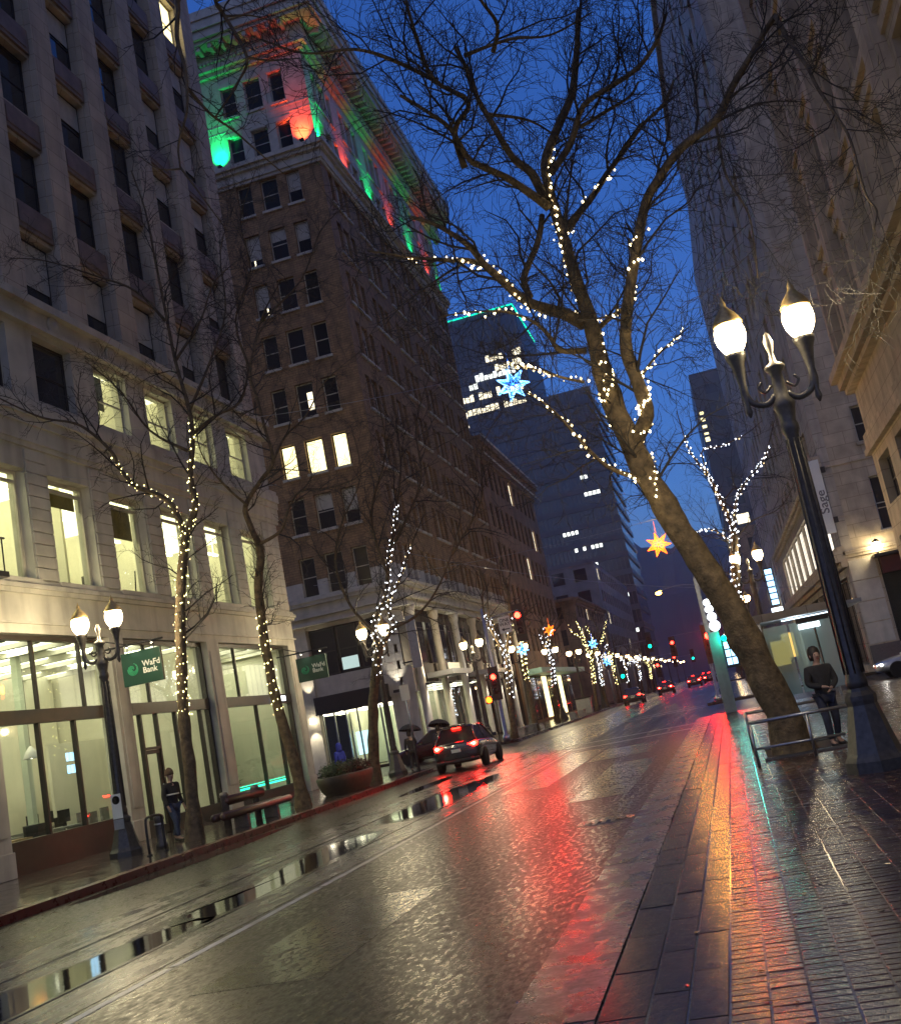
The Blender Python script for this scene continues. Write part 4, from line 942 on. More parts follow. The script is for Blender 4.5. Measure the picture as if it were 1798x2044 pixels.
# ------------------------------------------------------------------ trees
def smooth(P, n=4):
    P = [np.asarray(p, float) for p in P]; out = []
    for i in range(len(P)-1):
        a, b, c, d = P[max(0, i-1)], P[i], P[i+1], P[min(len(P)-1, i+2)]
        for k in range(n):
            t = k/n; out.append(.5*(2*b+(c-a)*t+(2*a-5*b+4*c-d)*t*t+(3*b-a-3*c+d)*t**3))
    out.append(P[-1]); return np.array(out)
def grow(limbs, seed, spec, up=.25, avoid=None):
    """twigs of several orders sprouting along the limbs; spec = per order (spacing, length, spread)"""
    rg = np.random.default_rng(seed); cur = [(p, r) for p, r in limbs]; made = []
    for lv, (gap, ln, start) in enumerate(spec):
        nxt = []
        for P, rr in cur:
            seg = np.linalg.norm(np.diff(P, axis=0), axis=1); L = np.concatenate([[0], np.cumsum(seg)]); tot = L[-1]
            s = tot*start + rg.uniform(0, gap)
            while s < tot:
                i = min(len(P)-2, int(np.searchsorted(L, s)-1)); i = max(i, 0)
                f = (s-L[i])/max(1e-6, seg[i]); p = P[i]*(1-f)+P[i+1]*f; r = rr[i]*(1-f)+rr[i+1]*f
                t = P[i+1]-P[i]; t /= np.linalg.norm(t)+1e-9
                q = rg.normal(size=3); q -= t*np.dot(q, t); q /= np.linalg.norm(q)+1e-9
                a = rg.uniform(.5, 1.15); d = t*math.cos(a)+q*math.sin(a); d[2] += up*rg.uniform(-.4, 1); d /= np.linalg.norm(d)
                l = ln*rg.uniform(.45, 1.15)*(1-.35*s/tot)
                n = 5 if lv < 2 else 4
                pts = [p]; v = d.copy(); bend = rg.normal(size=3)*.25
                for k in range(n-1):
                    v = v+rg.normal(size=3)*.22+bend*.35; v[2] += .06*up; v /= np.linalg.norm(v); pts.append(pts[-1]+v*l/(n-1))
                r0 = min(r*.55, .009+l*.0105); r0 = max(r0, .005); r1 = max(.0035, r0*.3)
                nxt.append((np.array(pts), np.linspace(r0, r1, n)))
                s += gap*rg.uniform(.55, 1.45)
        made += nxt; cur = nxt
    return made
def helix(P, rr, rg, step=.085, pitch=.22, lift=.02, t0=0., t1=1., jit=.014):
    seg = np.linalg.norm(np.diff(P, axis=0), axis=1); L = np.concatenate([[0], np.cumsum(seg)]); tot = L[-1]
    out = []; s = tot*t0; ph = rg.uniform(0, 6)
    while s < tot*t1:
        i = max(0, min(len(P)-2, int(np.searchsorted(L, s)-1))); f = (s-L[i])/max(1e-6, seg[i])
        p = P[i]*(1-f)+P[i+1]*f; r = (rr[i]*(1-f)+rr[i+1]*f)+lift
        t = P[i+1]-P[i]; t /= np.linalg.norm(t)+1e-9
        a = np.cross(t, [.3, .9, .1]); a /= np.linalg.norm(a); b = np.cross(t, a)
        out.append(p+r*(math.cos(ph)*a+math.sin(ph)*b)+rg.normal(size=3)*jit)
        turn = 2*math.pi*r; adv = step*pitch/math.hypot(turn, pitch)
        s += adv; ph += adv/pitch*2*math.pi
    return out
def tree(name, label, trunk, limbs, spec, seed, lights=None, bm='bulb_warm', lab2=None, br=.022, sides=10, group='street trees', up=.25, spill=()):
    """trunk, limbs: (points, r0, r1); lights: list of (limb index or 't', t0, t1, step, pitch)"""
    base = trunk[0][0]
    root = thing(name, label, 'tree', (base[0], base[1], .15), group=group)
    def prep(l):
        P = smooth(l[0]); n = len(P); t = np.linspace(0, 1, n)
        rr = (l[1]+(l[2]-l[1])*t**.7)*.94
        return P, rr
    TP, TR = prep(trunk)
    TR = TR*(1+.06*np.sin(np.arange(len(TR))*1.9+seed)); TR[:4] *= (1.6, 1.3, 1.13, 1.05)
    def barked(P, rr, k, amp):
        mb = MB().tube(P, rr, k)
        for i in range(len(P)):                                      # swellings, furrows and knots
            c = Vector(P[i])
            for j in range(k):
                v = Vector(mb.v[i*k+j]); q = v*2.1+Vector((seed, 0, 0)); f = amp*(mnoise.noise(q)+.55*mnoise.noise(Vector((v.x*9, v.y*9, v.z*1.6))))
                mb.v[i*k+j] = tuple(c+(v-c)*(1+f))
        return mb
    def fine(P, rr, n):
        t = np.linspace(0, len(P)-1, n); i = np.arange(len(P)); return np.stack([np.interp(t, i, P[:, a]) for a in range(3)], 1), np.interp(t, i, rr)
    FP, FR = fine(TP, TR, len(TP)*3 if sides > 8 else len(TP))
    barked(FP, FR, 24 if sides > 8 else 10, .17).build('trunk', 'bark', root)
    LP = [prep(l) for l in limbs]
    for P, r in LP:
        barked(P, r, sides, .13).build('limb', 'bark', root)
    tw = grow(LP+[(TP[len(TP)//2:], TR[len(TP)//2:])], seed, spec, up)
    mb = MB()
    for P, r in tw: mb.tube(P, r, 3 if r[0] < .02 else 5, cap=False)
    mb.build('crown', 'bark_twig', root)
    if lights:
        rg = np.random.default_rng(seed+5)
        st = thing('string_lights', lab2, 'string lights', (base[0], base[1], 2.), group='fairy lights wound round the trees')
        wire, bulbs, dim = MB(), MB(), MB()
        for li, t0, t1, step, pitch in lights:
            P, r = (TP, TR) if li == 't' else LP[li]
            pts = helix(P, r, rg, step, pitch, .015, t0, t1)
            if len(pts) < 3: continue
            wire.tube(np.array(pts), .004, 3, cap=False)
            for p in pts:
                if rg.random() > .06: (dim if rg.random() < .22 else bulbs).octa(p+rg.normal(size=3)*.02, br*rg.uniform(.5, 1.25))
        wire.build('wire', 'dark_metal', st)
        tag(bulbs.build('bulbs', bm, st), kind='stuff'); tag(dim.build('dim_bulbs', 'bulb_dim', st), kind='stuff')
        for f in spill: q = TP[int(f*(len(TP)-1))]; bulb('string_glow', (q[0]-.5, q[1]-.7, q[2]), 7, (1, .78, .4), .35, st)
    return root
NT = ['first', 'second', 'third', 'fourth']
def px(l, Y0, Y1=None):
    n = len(l); Y1 = Y0 if Y1 is None else Y1
    return [at(x, y, Y0+(Y1-Y0)*i/max(1, n-1)) for i, (x, y) in enumerate(l)]
def z3c(l): return [((1200+x/1.998)*.6654, (300+y/1.998)*.6654) for x, y in l]
def zdc(l): return [((1900+x/2.0437)*.6654, (y/2.0437)*.6654) for x, y in l]
def qq(l): return [((1100+x/1.6345)*.6654, (y/1.6345)*.6654) for x, y in l]
tr = (px([(1592, 1515), (1560, 1420), (1500, 1300), (1440, 1185), (1370, 1080), (1310, 985), (1262, 890), (1225, 810), (1200, 735)], 20), .35, .2)
L = [
 (px([(1200, 735), (1185, 670), (1172, 620), (1150, 560), (1130, 490), (1105, 410), (1088, 330), (1110, 260), (1140, 190), (1150, 110), (1155, 20)], 20, 19.3), .2, .055),         # 0 leader
 (px(z3c([(1100, 1340), (980, 1280), (840, 1240), (720, 1180), (600, 1070), (500, 980), (430, 890), (340, 820), (200, 740), (60, 700)]), 20, 17.5), .15, .035),                     # 1 left limb
 (px(z3c([(500, 985), (400, 960), (300, 960), (160, 950), (20, 935), (-200, 900)]), 18.9, 17.2), .07, .02),                                                                      # 2
 (px(z3c([(985, 800), (1060, 690), (1150, 580), (1240, 440), (1330, 320), (1450, 150), (1580, 20), (1640, -120)]), 19.8, 21.5), .1, .03),                                          # 3 right, lit
 (px([(1262, 890), (1290, 830), (1275, 770), (1250, 700), (1250, 640), (1255, 590)]+zdc([(60, 1300), (150, 1100), (300, 900), (500, 740), (600, 540), (700, 370), (800, 200), (870, 90)]), 20, 16.5), .17, .045),  # 4 right stem
 (px(zdc([(870, 95), (960, 260), (1060, 400), (1130, 540), (1250, 720), (1330, 860), (1420, 1180), (1490, 1290), (1475, 1400)]), 16.5, 15), .045, .012),                           # 5 drooping
 (px(z3c([(780, 1180), (740, 1080), (770, 980), (815, 880), (840, 780), (850, 690)]), 19.5, 20), .075, .06),                                                                      # 6
 (px(z3c([(890, 640), (760, 545), (640, 465), (500, 400), (410, 350), (300, 170), (150, 60), (0, -30)]), 19.6, 17), .1, .03),                                                       # 7
 (px(z3c([(870, 600), (790, 440), (690, 360), (620, 260), (560, 150), (470, 0), (420, -150), (330, -320)]), 19.6, 18), .11, .035),                                                 # 8
 (px(z3c([(1110, 1500), (960, 1500), (890, 1410), (800, 1330), (640, 1270), (420, 1270), (230, 1300)]), 20, 18), .07, .012),                                                       # 9 low left, dark
 (px(z3c([(1100, 1690), (960, 1660), (860, 1625), (740, 1600), (620, 1575)]), 20, 18.2), .035, .012),                                                                              # 10
 (px([(1268, 952), (1210, 930), (1150, 870), (1105, 820), (1050, 780)], 19.8, 18), .055, .015),                                                                                    # 11
 (px([(1272, 765), (1300, 722), (1340, 682), (1372, 655)], 20, 21.5), .04, .012),                                                                                                  # 12
 (px(z3c([(1160, 1395), (1240, 1320), (1340, 1245), (1395, 1170), (1395, 1060), (1385, 900), (1370, 830)]), 20, 19), .06, .03),                                                    # 13
 (px(qq([(900, 850), (1000, 700), (1060, 520), (1200, 420), (1330, 330), (1420, 200), (1470, 60)]), 19.4, 18), .09, .03),                                                          # 14
 (px(qq([(480, 820), (430, 640), (500, 500), (330, 390), (250, 200), (190, 0)]), 18.4, 16), .07, .03),                                                                             # 15
 (px(qq([(1050, 620), (1180, 540), (1290, 470), (1330, 400)]), 19.4, 20.5), .05, .02),                                                                                              # 16
 (px(zdc([(500, 740), (530, 900), (570, 1080), (700, 1300), (740, 1500), (760, 1700)]), 18.2, 17), .035, .01),                                                                     # 17
 (px(qq([(600, 560), (800, 590), (960, 690)]), 18.6, 20.5), .045, .015),
 (px(qq([(330, 390), (120, 290), (-60, 240), (-300, 260), (-520, 190)]), 17.2, 14.5), .05, .014),
 (px(qq([(620, 250), (640, 120), (560, 0), (500, -120)]), 17.5, 16), .05, .02),
 (px(qq([(480, 270), (700, 190), (900, 170), (1100, 60)]), 17.8, 19), .045, .015),
]
tree('street_tree', 'big leaning bare tree with fairy lights in its limbs, on the brick pavement', tr, L, [(.27, 2.2, .1), (.15, 1.0, .06), (.12, .46, .1)], 3,
     [(0, 0, .62, .14, 3.5), (0, 0, .45, .15, 4.5), ('t', .66, 1, .12, 2.4), ('t', .7, 1, .13, 3.4), ('t', .8, 1, .12, 1.6), (1, .02, .72, .13, 2.2), (1, .05, .4, .14, 3.), (2, 0, .72, .12, 1.5), (3, 0, .52, .11, 1.6), (4, .02, .2, .1, 1.2), (4, .0, .16, .1, .6), (4, .42, .5, .09, .5), (10, 0, 1, .11, 1.5), (10, .4, 1, .12, .8), (11, 0, 1, .11, 1.2), (12, 0, 1, .12, 1.), (13, 0, .95, .1, 1.1), (13, .2, .7, .12, .6), (9, .5, .9, .12, 1.)],
     'bulb_warm', 'warm fairy lights wound round the limbs of the big leaning tree', .026, spill=(.62, .95))
# left pavement
T1 = (px([(390, 1685), (382, 1560), (368, 1440), (362, 1330), (360, 1220), (365, 1120), (372, 1060)], 25), .19, .12)
L1 = [(px([(370, 1070), (390, 1010), (380, 950), (385, 880), (378, 820), (350, 720), (330, 620), (310, 520), (290, 420), (262, 340)], 25, 24.2), .11, .02),
      (px([(370, 1070), (345, 1010), (310, 985), (270, 970), (240, 935), (225, 905), (190, 870), (150, 845), (90, 835), (40, 815), (-30, 780)], 25, 23.5), .09, .02),
      (px([(380, 870), (430, 830), (480, 800), (500, 720), (520, 660), (560, 600)], 25, 26), .06, .015), (px([(350, 720), (400, 640), (430, 560), (500, 500)], 24.8, 26), .05, .012),
      (px([(330, 640), (270, 580), (190, 550), (90, 520), (20, 515)], 24.6, 23.4), .05, .012), (px([(375, 900), (300, 860), (240, 780), (170, 720)], 25, 24), .05, .012), (px([(378, 820), (420, 720), (450, 620), (440, 500), (470, 400)], 25, 26.5), .05, .012)]
tree('street_tree', 'slim bare tree wrapped in yellow-white lights, in front of the first bank sign', T1, L1, [(.3, 1.9, .12), (.16, .8, .1), (.12, .36, .2)], 11,
     [('t', .40, 1, .12, .22), (0, 0, .3, .12, .26), (1, 0, .42, .11, .2)], 'bulb_yellow', 'yellow-white lights wrapped round the slim tree by the first bank sign', .019, spill=(.75,))
T2 = (px([(606, 1615), (590, 1530), (562, 1440), (545, 1370), (530, 1290), (522, 1230), (515, 1170), (520, 1120), (518, 1090)], 31.2), .2, .13)
L2 = [(px([(518, 1090), (500, 1050), (490, 1010), (520, 960), (545, 920), (530, 860), (515, 800), (500, 740), (520, 640), (560, 560)], 31.2, 31.8), .12, .02),
      (px([(520, 1085), (560, 1060), (575, 1020), (600, 980), (650, 975), (700, 960), (730, 940)], 31.2, 32.5), .07, .015),
      (px([(545, 920), (570, 870), (610, 830), (650, 760), (720, 700)], 31.4, 33), .06, .012), (px([(495, 1010), (440, 960), (400, 900), (390, 830)], 31.2, 30), .05, .012), (px([(500, 740), (470, 640), (500, 540), (480, 440), (510, 340)], 31.7, 30), .05, .012), (px([(520, 640), (600, 560), (640, 460), (700, 400)], 31.8, 33), .05, .012)]
tree('street_tree', 'crooked bare tree with a few lights, beside the bench', T2, L2, [(.3, 2., .12), (.17, .85, .1), (.13, .38, .2)], 12,
     [('t', .35, .74, .14, .3)], 'bulb_yellow', 'short run of yellow-white lights on the crooked tree beside the bench', .022)
T3 = (px([(748, 1566), (745, 1480), (745, 1400), (752, 1330), (758, 1290)], 40), .25, .17)
L3 = [(px([(758, 1290), (745, 1250), (770, 1190), (775, 1120), (785, 1060), (792, 1010), (800, 930), (790, 840)], 40, 41), .13, .03), (px([(758, 1290), (785, 1250), (775, 1210), (800, 1150), (818, 1095), (850, 1020)], 40, 39), .1, .02),
      (px([(770, 1260), (830, 1230), (870, 1180), (900, 1110), (920, 1030)], 40, 42), .08, .02), (px([(745, 1260), (700, 1210), (670, 1130), (680, 1050), (720, 950), (700, 850)], 40, 39), .08, .015), (px([(790, 1080), (840, 960), (830, 850), (860, 740)], 40, 41), .07, .015), (px([(900, 1110), (960, 1000), (960, 900), (1000, 820)], 42, 43), .06, .015), (px([(775, 1150), (740, 1030), (770, 900), (750, 780)], 40, 38), .07, .015)]
tree('street_tree', 'bare tree with white lights in its two stems, behind the round planter', T3, L3, [(.34, 2.6, .1), (.18, 1., .1), (.15, .42, .2)], 13,
     [('t', .8, 1, .14, .3), (0, 0, .62, .13, .26), (1, 0, .75, .13, .26)], 'bulb_cool', 'white lights on the two stems of the tree behind the planter', .027)
def far_tree(label, lab2, x, Y, h, seed, bm, lean=.0, fork=4.2, br=.03, dens=.085, tall=False, spread=1., cut=.45):
    rg = np.random.default_rng(seed)
    b = np.array([x, Y, .15]); f = b+[lean*.5, rg.uniform(-.2, .2), fork]
    trk = ([b, b+(f-b)*.5+[rg.uniform(-.08, .08), 0, 0], f], .19, .13); lm = []
    for i in range(5):
        a = i*1.26+rg.uniform(0, .6); rr_ = spread*rg.uniform(.8, 1.6)
        e = f+[rr_*math.cos(a)+lean*.6, rr_*math.sin(a), h-fork-rg.uniform(0, 1.5)]
        lm.append(([f, f+(e-f)*.4+rg.normal(size=3)*.25+[math.cos(a)*.3, math.sin(a)*.3, 0], f+(e-f)*.75+rg.normal(size=3)*.2, e], .1, .02))
    ls = [('t', .5 if not tall else .65, 1, dens, .3)]+[(i, 0, cut, dens, .34) for i in range(4)]
    tree('street_tree', label, trk, lm, [(.6, 2.2, .15), (.35, .9, .15)], seed, ls, bm, lab2, br, 7)
far_tree('bare tree with white lights beside the red traffic signal', 'white lights on the tree beside the red traffic signal', -12.6, 61.5, 11, 21, 'bulb_cool', .9, 4.6, .032, .17)
far_tree('bare tree with thick yellow lights on its trunk, beyond the red signal', 'thick yellow lights on the tree beyond the red signal', -13.2, 72, 9, 22, 'bulb_yellow', .5, 6.5, .045, .2, cut=.25)
far_tree('bare tree with bluish lights on a leaning trunk, after the yellow one', 'bluish lights on the leaning tree after the yellow one', -13.8, 85, 10, 23, 'bulb_cool', 1.2, 5.5, .045, .22)
far_tree('spreading tree with yellow lit forks near the second crossing', 'yellow lights on the spreading forks near the second crossing', -13., 105, 10, 24, 'bulb_yellow', .9, 5., .055, .26, spread=1.8, cut=.8)
far_tree('bare tree at the second crossing, its lights dim and white', 'dim white lights on the tree at the second crossing', -13.4, 117, 9, 25, 'bulb_cool', .3, 4.5, .06, .3)
for i, (x, y, bm_, wd) in enumerate(((-13.2, 128, 'bulb_yellow', 'yellow'), (-13.5, 146, 'bulb_cool', 'white'), (-13.3, 166, 'bulb_cool', 'white'), (-13.4, 190, 'bulb_yellow', 'yellow'))):
    far_tree('distant left tree with %s lights, %s beyond the second crossing' % (wd, NT[i]), '%s lights on the %s distant tree beyond the second crossing, left' % (wd, NT[i]), x, y, 8.5, 40+i, bm_, .4, 4.2, .07, .32)
for i, (x, y) in enumerate(((1.2, 70), (1.4, 98), (1.3, 142))):
    far_tree('distant right tree with white lights, %s after the pylon' % NT[i], 'white lights on the %s distant tree after the pylon, right' % NT[i], x, y, 9, 50+i, 'bulb_cool', -.4, 4.2, .045+.01*i, .24)
TR_ = (px([(1490, 1330), (1480, 1260), (1470, 1180), (1466, 1110), (1464, 1060)], 47), .24, .16)
LR_ = [(px([(1464, 1060), (1445, 1010), (1420, 960), (1390, 920), (1372, 890), (1350, 820)], 47, 46), .11, .02), (px([(1464, 1060), (1470, 1000), (1490, 960), (1515, 930), (1530, 900), (1545, 840)], 47, 49), .1, .02),
       (px([(1440, 1010), (1400, 905), (1440, 890), (1490, 865), (1520, 840)], 47, 45), .05, .012), (px([(1466, 1090), (1430, 1060), (1390, 1060), (1350, 1075)], 47, 46), .05, .012), (px([(1466, 1080), (1500, 1040), (1560, 1010), (1600, 930)], 47, 50), .05, .012)]
tree('street_tree', 'bare tree with cool white lights behind the leaning tree, near the shelter', TR_, LR_, [(.55, 2.8, .1), (.28, 1.1, .1), (.22, .45, .2)], 14,
     [('t', .2, 1, .13, .28), (0, 0, .8, .12, .28), (1, 0, .8, .12, .28), (2, .1, .8, .14, .3), (3, 0, .9, .14, .3)], 'bulb_cool', 'cool white lights on the tree behind the leaning tree', .032)
# a tree whose trunk stands just outside the picture, left; its boughs hang into the top of it
T0 = ([np.array([-13.4, 12.3, .15]), np.array([-13.3, 12.4, 6]), np.array([-13.1, 12.6, 13.]), np.array([-12.2, 13, 17.5])], .26, .14)
def pz1(l): return [(x/1.998*.6654, y/1.998*.6654) for x, y in l]
L0 = [([T0[0][3], np.array([-10.4, 13.8, 18.6])]+px(pz1([(1290, -160), (1290, 0), (1350, 100), (1480, 340), (1420, 500), (1290, 700)]), 14.6, 15.6), .07, .016),
      ([T0[0][3], np.array([-11.4, 13.6, 18.4])]+px(pz1([(1000, -220), (1065, 0), (1060, 220), (1110, 420), (1120, 650), (1070, 860), (1080, 1000)]), 14.6, 15.2), .07, .016),
      (px(pz1([(1120, 520), (1260, 680), (1400, 780), (1560, 920), (1700, 1040)]), 15., 17), .035, .01), (px(pz1([(1480, 340), (1620, 360), (1798, 345)]), 15.2, 16.5), .03, .01),
      (px(pz1([(1080, 1000), (1250, 1230), (1360, 1380)]), 15.2, 16.), .022, .008), (px(pz1([(1080, 1010), (950, 1010), (830, 930)]), 15.2, 14.8), .02, .008), (px(pz1([(1350, 95), (1500, 90), (1650, 130)]), 15.2, 16), .03, .008)]
tree('street_tree', 'bare boughs of a tree standing just left of the picture, hanging in at the top', T0, L0, [(.4, 1.6, .25), (.2, .7, .1), (.16, .32, .2)], 15)

# ------------------------------------------------------------------ street lamps
def lamp_proto(globe, power, gs=1.):
    r = thing('street_lamp', 'x', 'street lamp', (0, 0, 0), group='twin globe street lamps')
    MB().lathe([(.4, 0), (.4, .14), (.36, .2), (.34, .24), (.27, .5), (.22, .72), (.19, .84), (.2, .9), (.2, .96), (.15, 1.02), (.145, 1.06)], k=8, smooth=0).build('base', 'lamp_iron', r, False)
    m = MB(); m.lathe([(.135, 1.05), (.14, 1.15), (.115, 1.25), (.09, 4.55), (.12, 4.62), (.12, 4.7), (.1, 4.75), (.14, 4.95), (.16, 5.0), (.1, 5.1), (.08, 5.45), (.14, 5.52), (.14, 5.56), (.05, 5.62), (.035, 5.75), (.06, 5.85), (.07, 5.92), (.04, 6.02), (.01, 6.06)], k=12)
    for j in range(8):
        a = j*math.pi/4; m.tube([(.125*math.cos(a), .125*math.sin(a), 1.25), (.098*math.cos(a), .098*math.sin(a), 4.5)], .012, 4)
    m.build('post', 'lamp_iron', r, False)
    for s in (-1, 1):
        m = MB(); m.tube(smooth([(s*.08, 0, 5.15), (s*.22, 0, 5.05), (s*.4, 0, 5.12), (s*.47, 0, 5.3)]), .045, 8); m.lathe([(.012, 4.92), (.05, 5.0), (.03, 5.1), (.06, 5.25), (.05, 5.4), (.07, 5.55), (.1, 5.7), (.14, 5.8), (.15, 5.86)], (s*.47, 0, 0), 12)
        m.tube(smooth([(s*.1, 0, 5.3), (s*.2, 0, 5.22), (s*.27, 0, 5.3), (s*.22, 0, 5.37)]), .022, 6)
        a = m.build('arm', 'lamp_iron', r, False)
        MB().lathe([(.1*gs, 5.87), (.155*gs, 5.94), (.2*gs, 6.03), (.22*gs, 6.13), (.212*gs, 6.22), (.185*gs, 6.3)], (s*.47, 0, 0), 18).build('globe', globe, a, False)
        if power: bulb('lamp', (s*.47, 0, 6.1), power, WARM, .17, a, False)
        MB().lathe([(.2, 6.29), (.212, 6.32), (.19, 6.37), (.15, 6.44), (.1, 6.5), (.06, 6.55), (.04, 6.59), (.045, 6.62), (.025, 6.66), (.008, 6.73)], (s*.47, 0, 0), 18).build('cap', 'lamp_brass', a, False)
    return r
lp = lamp_proto('lamp_globe_lit', 200)
lf = lamp_proto('lamp_globe_far', 0, 1.22)                                   # the distant ones only glow, globes enlarged to stand in for bloom
lp.location = (1.53, 15.2, .15); lp['label'] = 'large twin globe street lamp close by on the brick pavement, right'; WL[lp.name] = Vector((1.53, 15.2, .15))
lf.location = (-13.7, 340, .15); lf['label'] = 'farthest twin globe street lamp at the end of the left pavement'; lf.scale = (1, 1, .925)
NTH = ['', 'first', 'second', 'third', 'fourth', 'fifth', 'sixth', 'seventh', 'eighth', 'ninth', 'tenth', 'eleventh', 'twelfth', 'thirteenth', 'fourteenth', 'fifteenth', 'sixteenth']
for i, (x, y) in enumerate(((-14.6, 23.7), (-13.2, 41.0), (-13.75, 60.3), (-13.7, 74), (-13.7, 88), (-13.7, 102), (-13.7, 117), (-13.7, 138), (-13.7, 152), (-13.7, 167), (-13.7, 184), (-13.7, 204), (-13.7, 228), (-13.7, 258), (-13.7, 296))):
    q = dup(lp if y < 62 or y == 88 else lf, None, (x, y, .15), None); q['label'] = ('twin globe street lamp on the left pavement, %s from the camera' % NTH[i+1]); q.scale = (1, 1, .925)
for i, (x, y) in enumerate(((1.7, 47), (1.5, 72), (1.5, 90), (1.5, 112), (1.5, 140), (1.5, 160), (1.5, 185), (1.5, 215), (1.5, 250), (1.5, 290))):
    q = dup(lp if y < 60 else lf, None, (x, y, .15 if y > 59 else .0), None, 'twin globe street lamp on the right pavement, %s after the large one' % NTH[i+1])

# ------------------------------------------------------------------ hanging stars, wires
def star(label, c, R0, core, halo, n=7, rot=0., glow=0, col=(1, .47, .035)):
    s = thing('star_decoration', label, 'star', (c[0], c[1], c[2]), group='lit star decorations')
    def pt(r, k, d): a = rot+math.pi*k/n+math.pi/2; return (r*math.cos(a), d, r*math.sin(a))
    for d in (-.05, .05):
        P = [pt(R0 if k % 2 == 0 else R0*.42, k, d) for k in range(2*n)]; P.append(P[0]); P.append(P[1])
        MB().tube(P, R0*.055, 6, cap=False, smooth=0).build('rope_light', core, s, False)
    P = [pt(R0*.7 if k % 2 == 0 else R0*.28, k, 0) for k in range(2*n)]; P += P[:2]
    MB().tube(P, R0*.035, 5, cap=False, smooth=0).build('inner_rope_light', halo, s, False)
    m = MB()
    for k in range(0, 2*n, 2): m.tube([(0, 0, 0), pt(R0*.9, k, 0)], .012, 4)
    m.tube([(0, 0, R0), (0, 0, R0+.5)], .008, 4)
    m.build('frame', halo if R0 > .3 else 'steel', s, False)
    if glow: bulb('glow', (0, -.12, 0), glow, col, .2, s, False)
    return s
star('large blue light star hanging before the green edged tower', at(1023, 768, 30), .48, 'neon_blue_core', 'neon_blue', 7, .15, 14, (.15, .45, 1))
star('amber light star hanging beside the leaning trunk', at(1314, 1087, 45), .5, 'neon_amber_core', 'neon_amber', 7, .1, 430)
star('small blue light star left of the yellow wrapped trunk', at(1043, 1297, 70), .42, 'neon_blue_core', 'neon_blue', 7)
star('small amber light star on the bluish wrapped tree', at(1097, 1258, 80), .42, 'neon_amber_core', 'neon_amber', 7)
star('tiny blue light star above the row of far globes', at(1183, 1285, 100), .45, 'neon_blue_core', 'neon_blue', 7)
star('tiny blue light star under the row of far globes', at(1212, 1320, 115), .5, 'neon_blue_core', 'neon_blue', 7)
def cable(name, label, a, b, sag, r=.012):
    P = [np.array(a)*(1-t)+np.array(b)*t-np.array([0, 0, sag*4*t*(1-t)]) for t in np.linspace(0, 1, 18)]
    tag(MB().tube(P, r, 4).build(name, 'steel'), label, 'cable')
cable('overhead_wire', 'overhead wire crossing the street before the brick tower', (-17, 57, 11.9), (5.5, 58.5, 4.9), .9)
cable('overhead_wire', 'thin overhead wire along the stone building above the bank signs', (-16.4, 20, 9.8), (-16.6, 42, 12.9), .3, .01)
cable('overhead_wire', 'span wire carrying the blue star', (-16.9, 30, 12.8), (2.0, 30.4, 11.9), .75, .008)
cable('overhead_wire', 'span wire carrying the amber star', (-16.9, 45.2, 8.8), (3.6, 44.6, 8.6), .55, .008)
# ------------------------------------------------------------------ traffic signals
def head(parent, c, lit, which, s=1., ped=False, beam=None):
    """three lamp signal head facing the camera; `which` = index of the lit lamp from the top"""
    x, y, z = c; n = 1 if ped else 3
    h = MB().box(x-.17*s, x+.17*s, y-.1, y+.12, z-.18*s*n, z+.18*s*n).build('signal_head', 'black', parent, bevel=.03)
    if not ped: MB().box(x-.27*s, x+.27*s, y+.06, y+.085, z-.3*s*n, z+.3*s*n).build('backplate', 'black', h)
    for i in range(n):
        zz = z+.36*s*((n-1)/2-i)
        m = MB()
        for k in range(9):
            a = math.pi*k/8; m.tube([(x+.15*s*math.cos(a), y-.1, zz+.15*s*math.sin(a)), (x+.15*s*math.cos(a), y-.3, zz+.15*s*math.sin(a))], .02, 4)
        m.build('visor', 'black', h)
        l = MB().lathe([(.15*s, 0), (.12*s, .03), (.01, .045)], (0, 0, 0), 12).build('lens', lit if i == which else mat('dead_lens', (.03, .03, .03), .2), h)
        l.rotation_euler = (rad(90), 0, 0); l.location = Vector((x, y-.102, zz))
    if beam: spot('beam', (x, y-.32, z+.36*s*((n-1)/2-which)), beam[1], beam[0], beam[2], 27, h, .5, .14)
    return h
RB, OB = (1, .02, .008), (1, .16, .01)
sg = thing('traffic_signal', 'steel traffic signal pole by the brick tower, two red lamps and an orange hand', 'traffic signal', (-12.3, 58, .15))
MB().lathe([(.2, .15), (.2, .5), (.12, .55), (.1, 5.2), (.07, 7.4), (.02, 7.45)], (-12.3, 58, 0), 12).build('pole', 'steel', sg)
MB().tube(smooth([(-12.3, 58, 6.6), (-11.6, 58, 6.85), (-10.3, 58, 6.95)]), .05, 8).build('mast_arm', 'steel', sg)
head(sg, (-10.35, 57.9, 6.25), 'signal_red', 0, 1.15, False, (520, (-4.5, 15, 0), RB)); head(sg, (-12.3, 57.75, 3.3), 'signal_red', 0, 1., False, (420, (-4.5, 15, .5), RB)); head(sg, (-12.78, 57.8, 2.5), 'signal_orange', 0, 1.15, True)
ow = thing('one_way_sign', 'white one way sign hanging beside the high red signal', 'sign', (-11.1, 57.9, 6.2))
MB().box(-11.48, -10.82, 57.86, 57.9, 5.85, 6.75).build('plate', 'sign_white', ow); MB().tube([(-11.15, 57.9, 6.75), (-11.15, 58, 6.9)], .02, 5).build('hanger', 'steel', ow)
text('ONE\nWAY', .26, (-11.15, 57.855, 6.46), (rad(90), 0, 0), 'black', ow, align='CENTER')
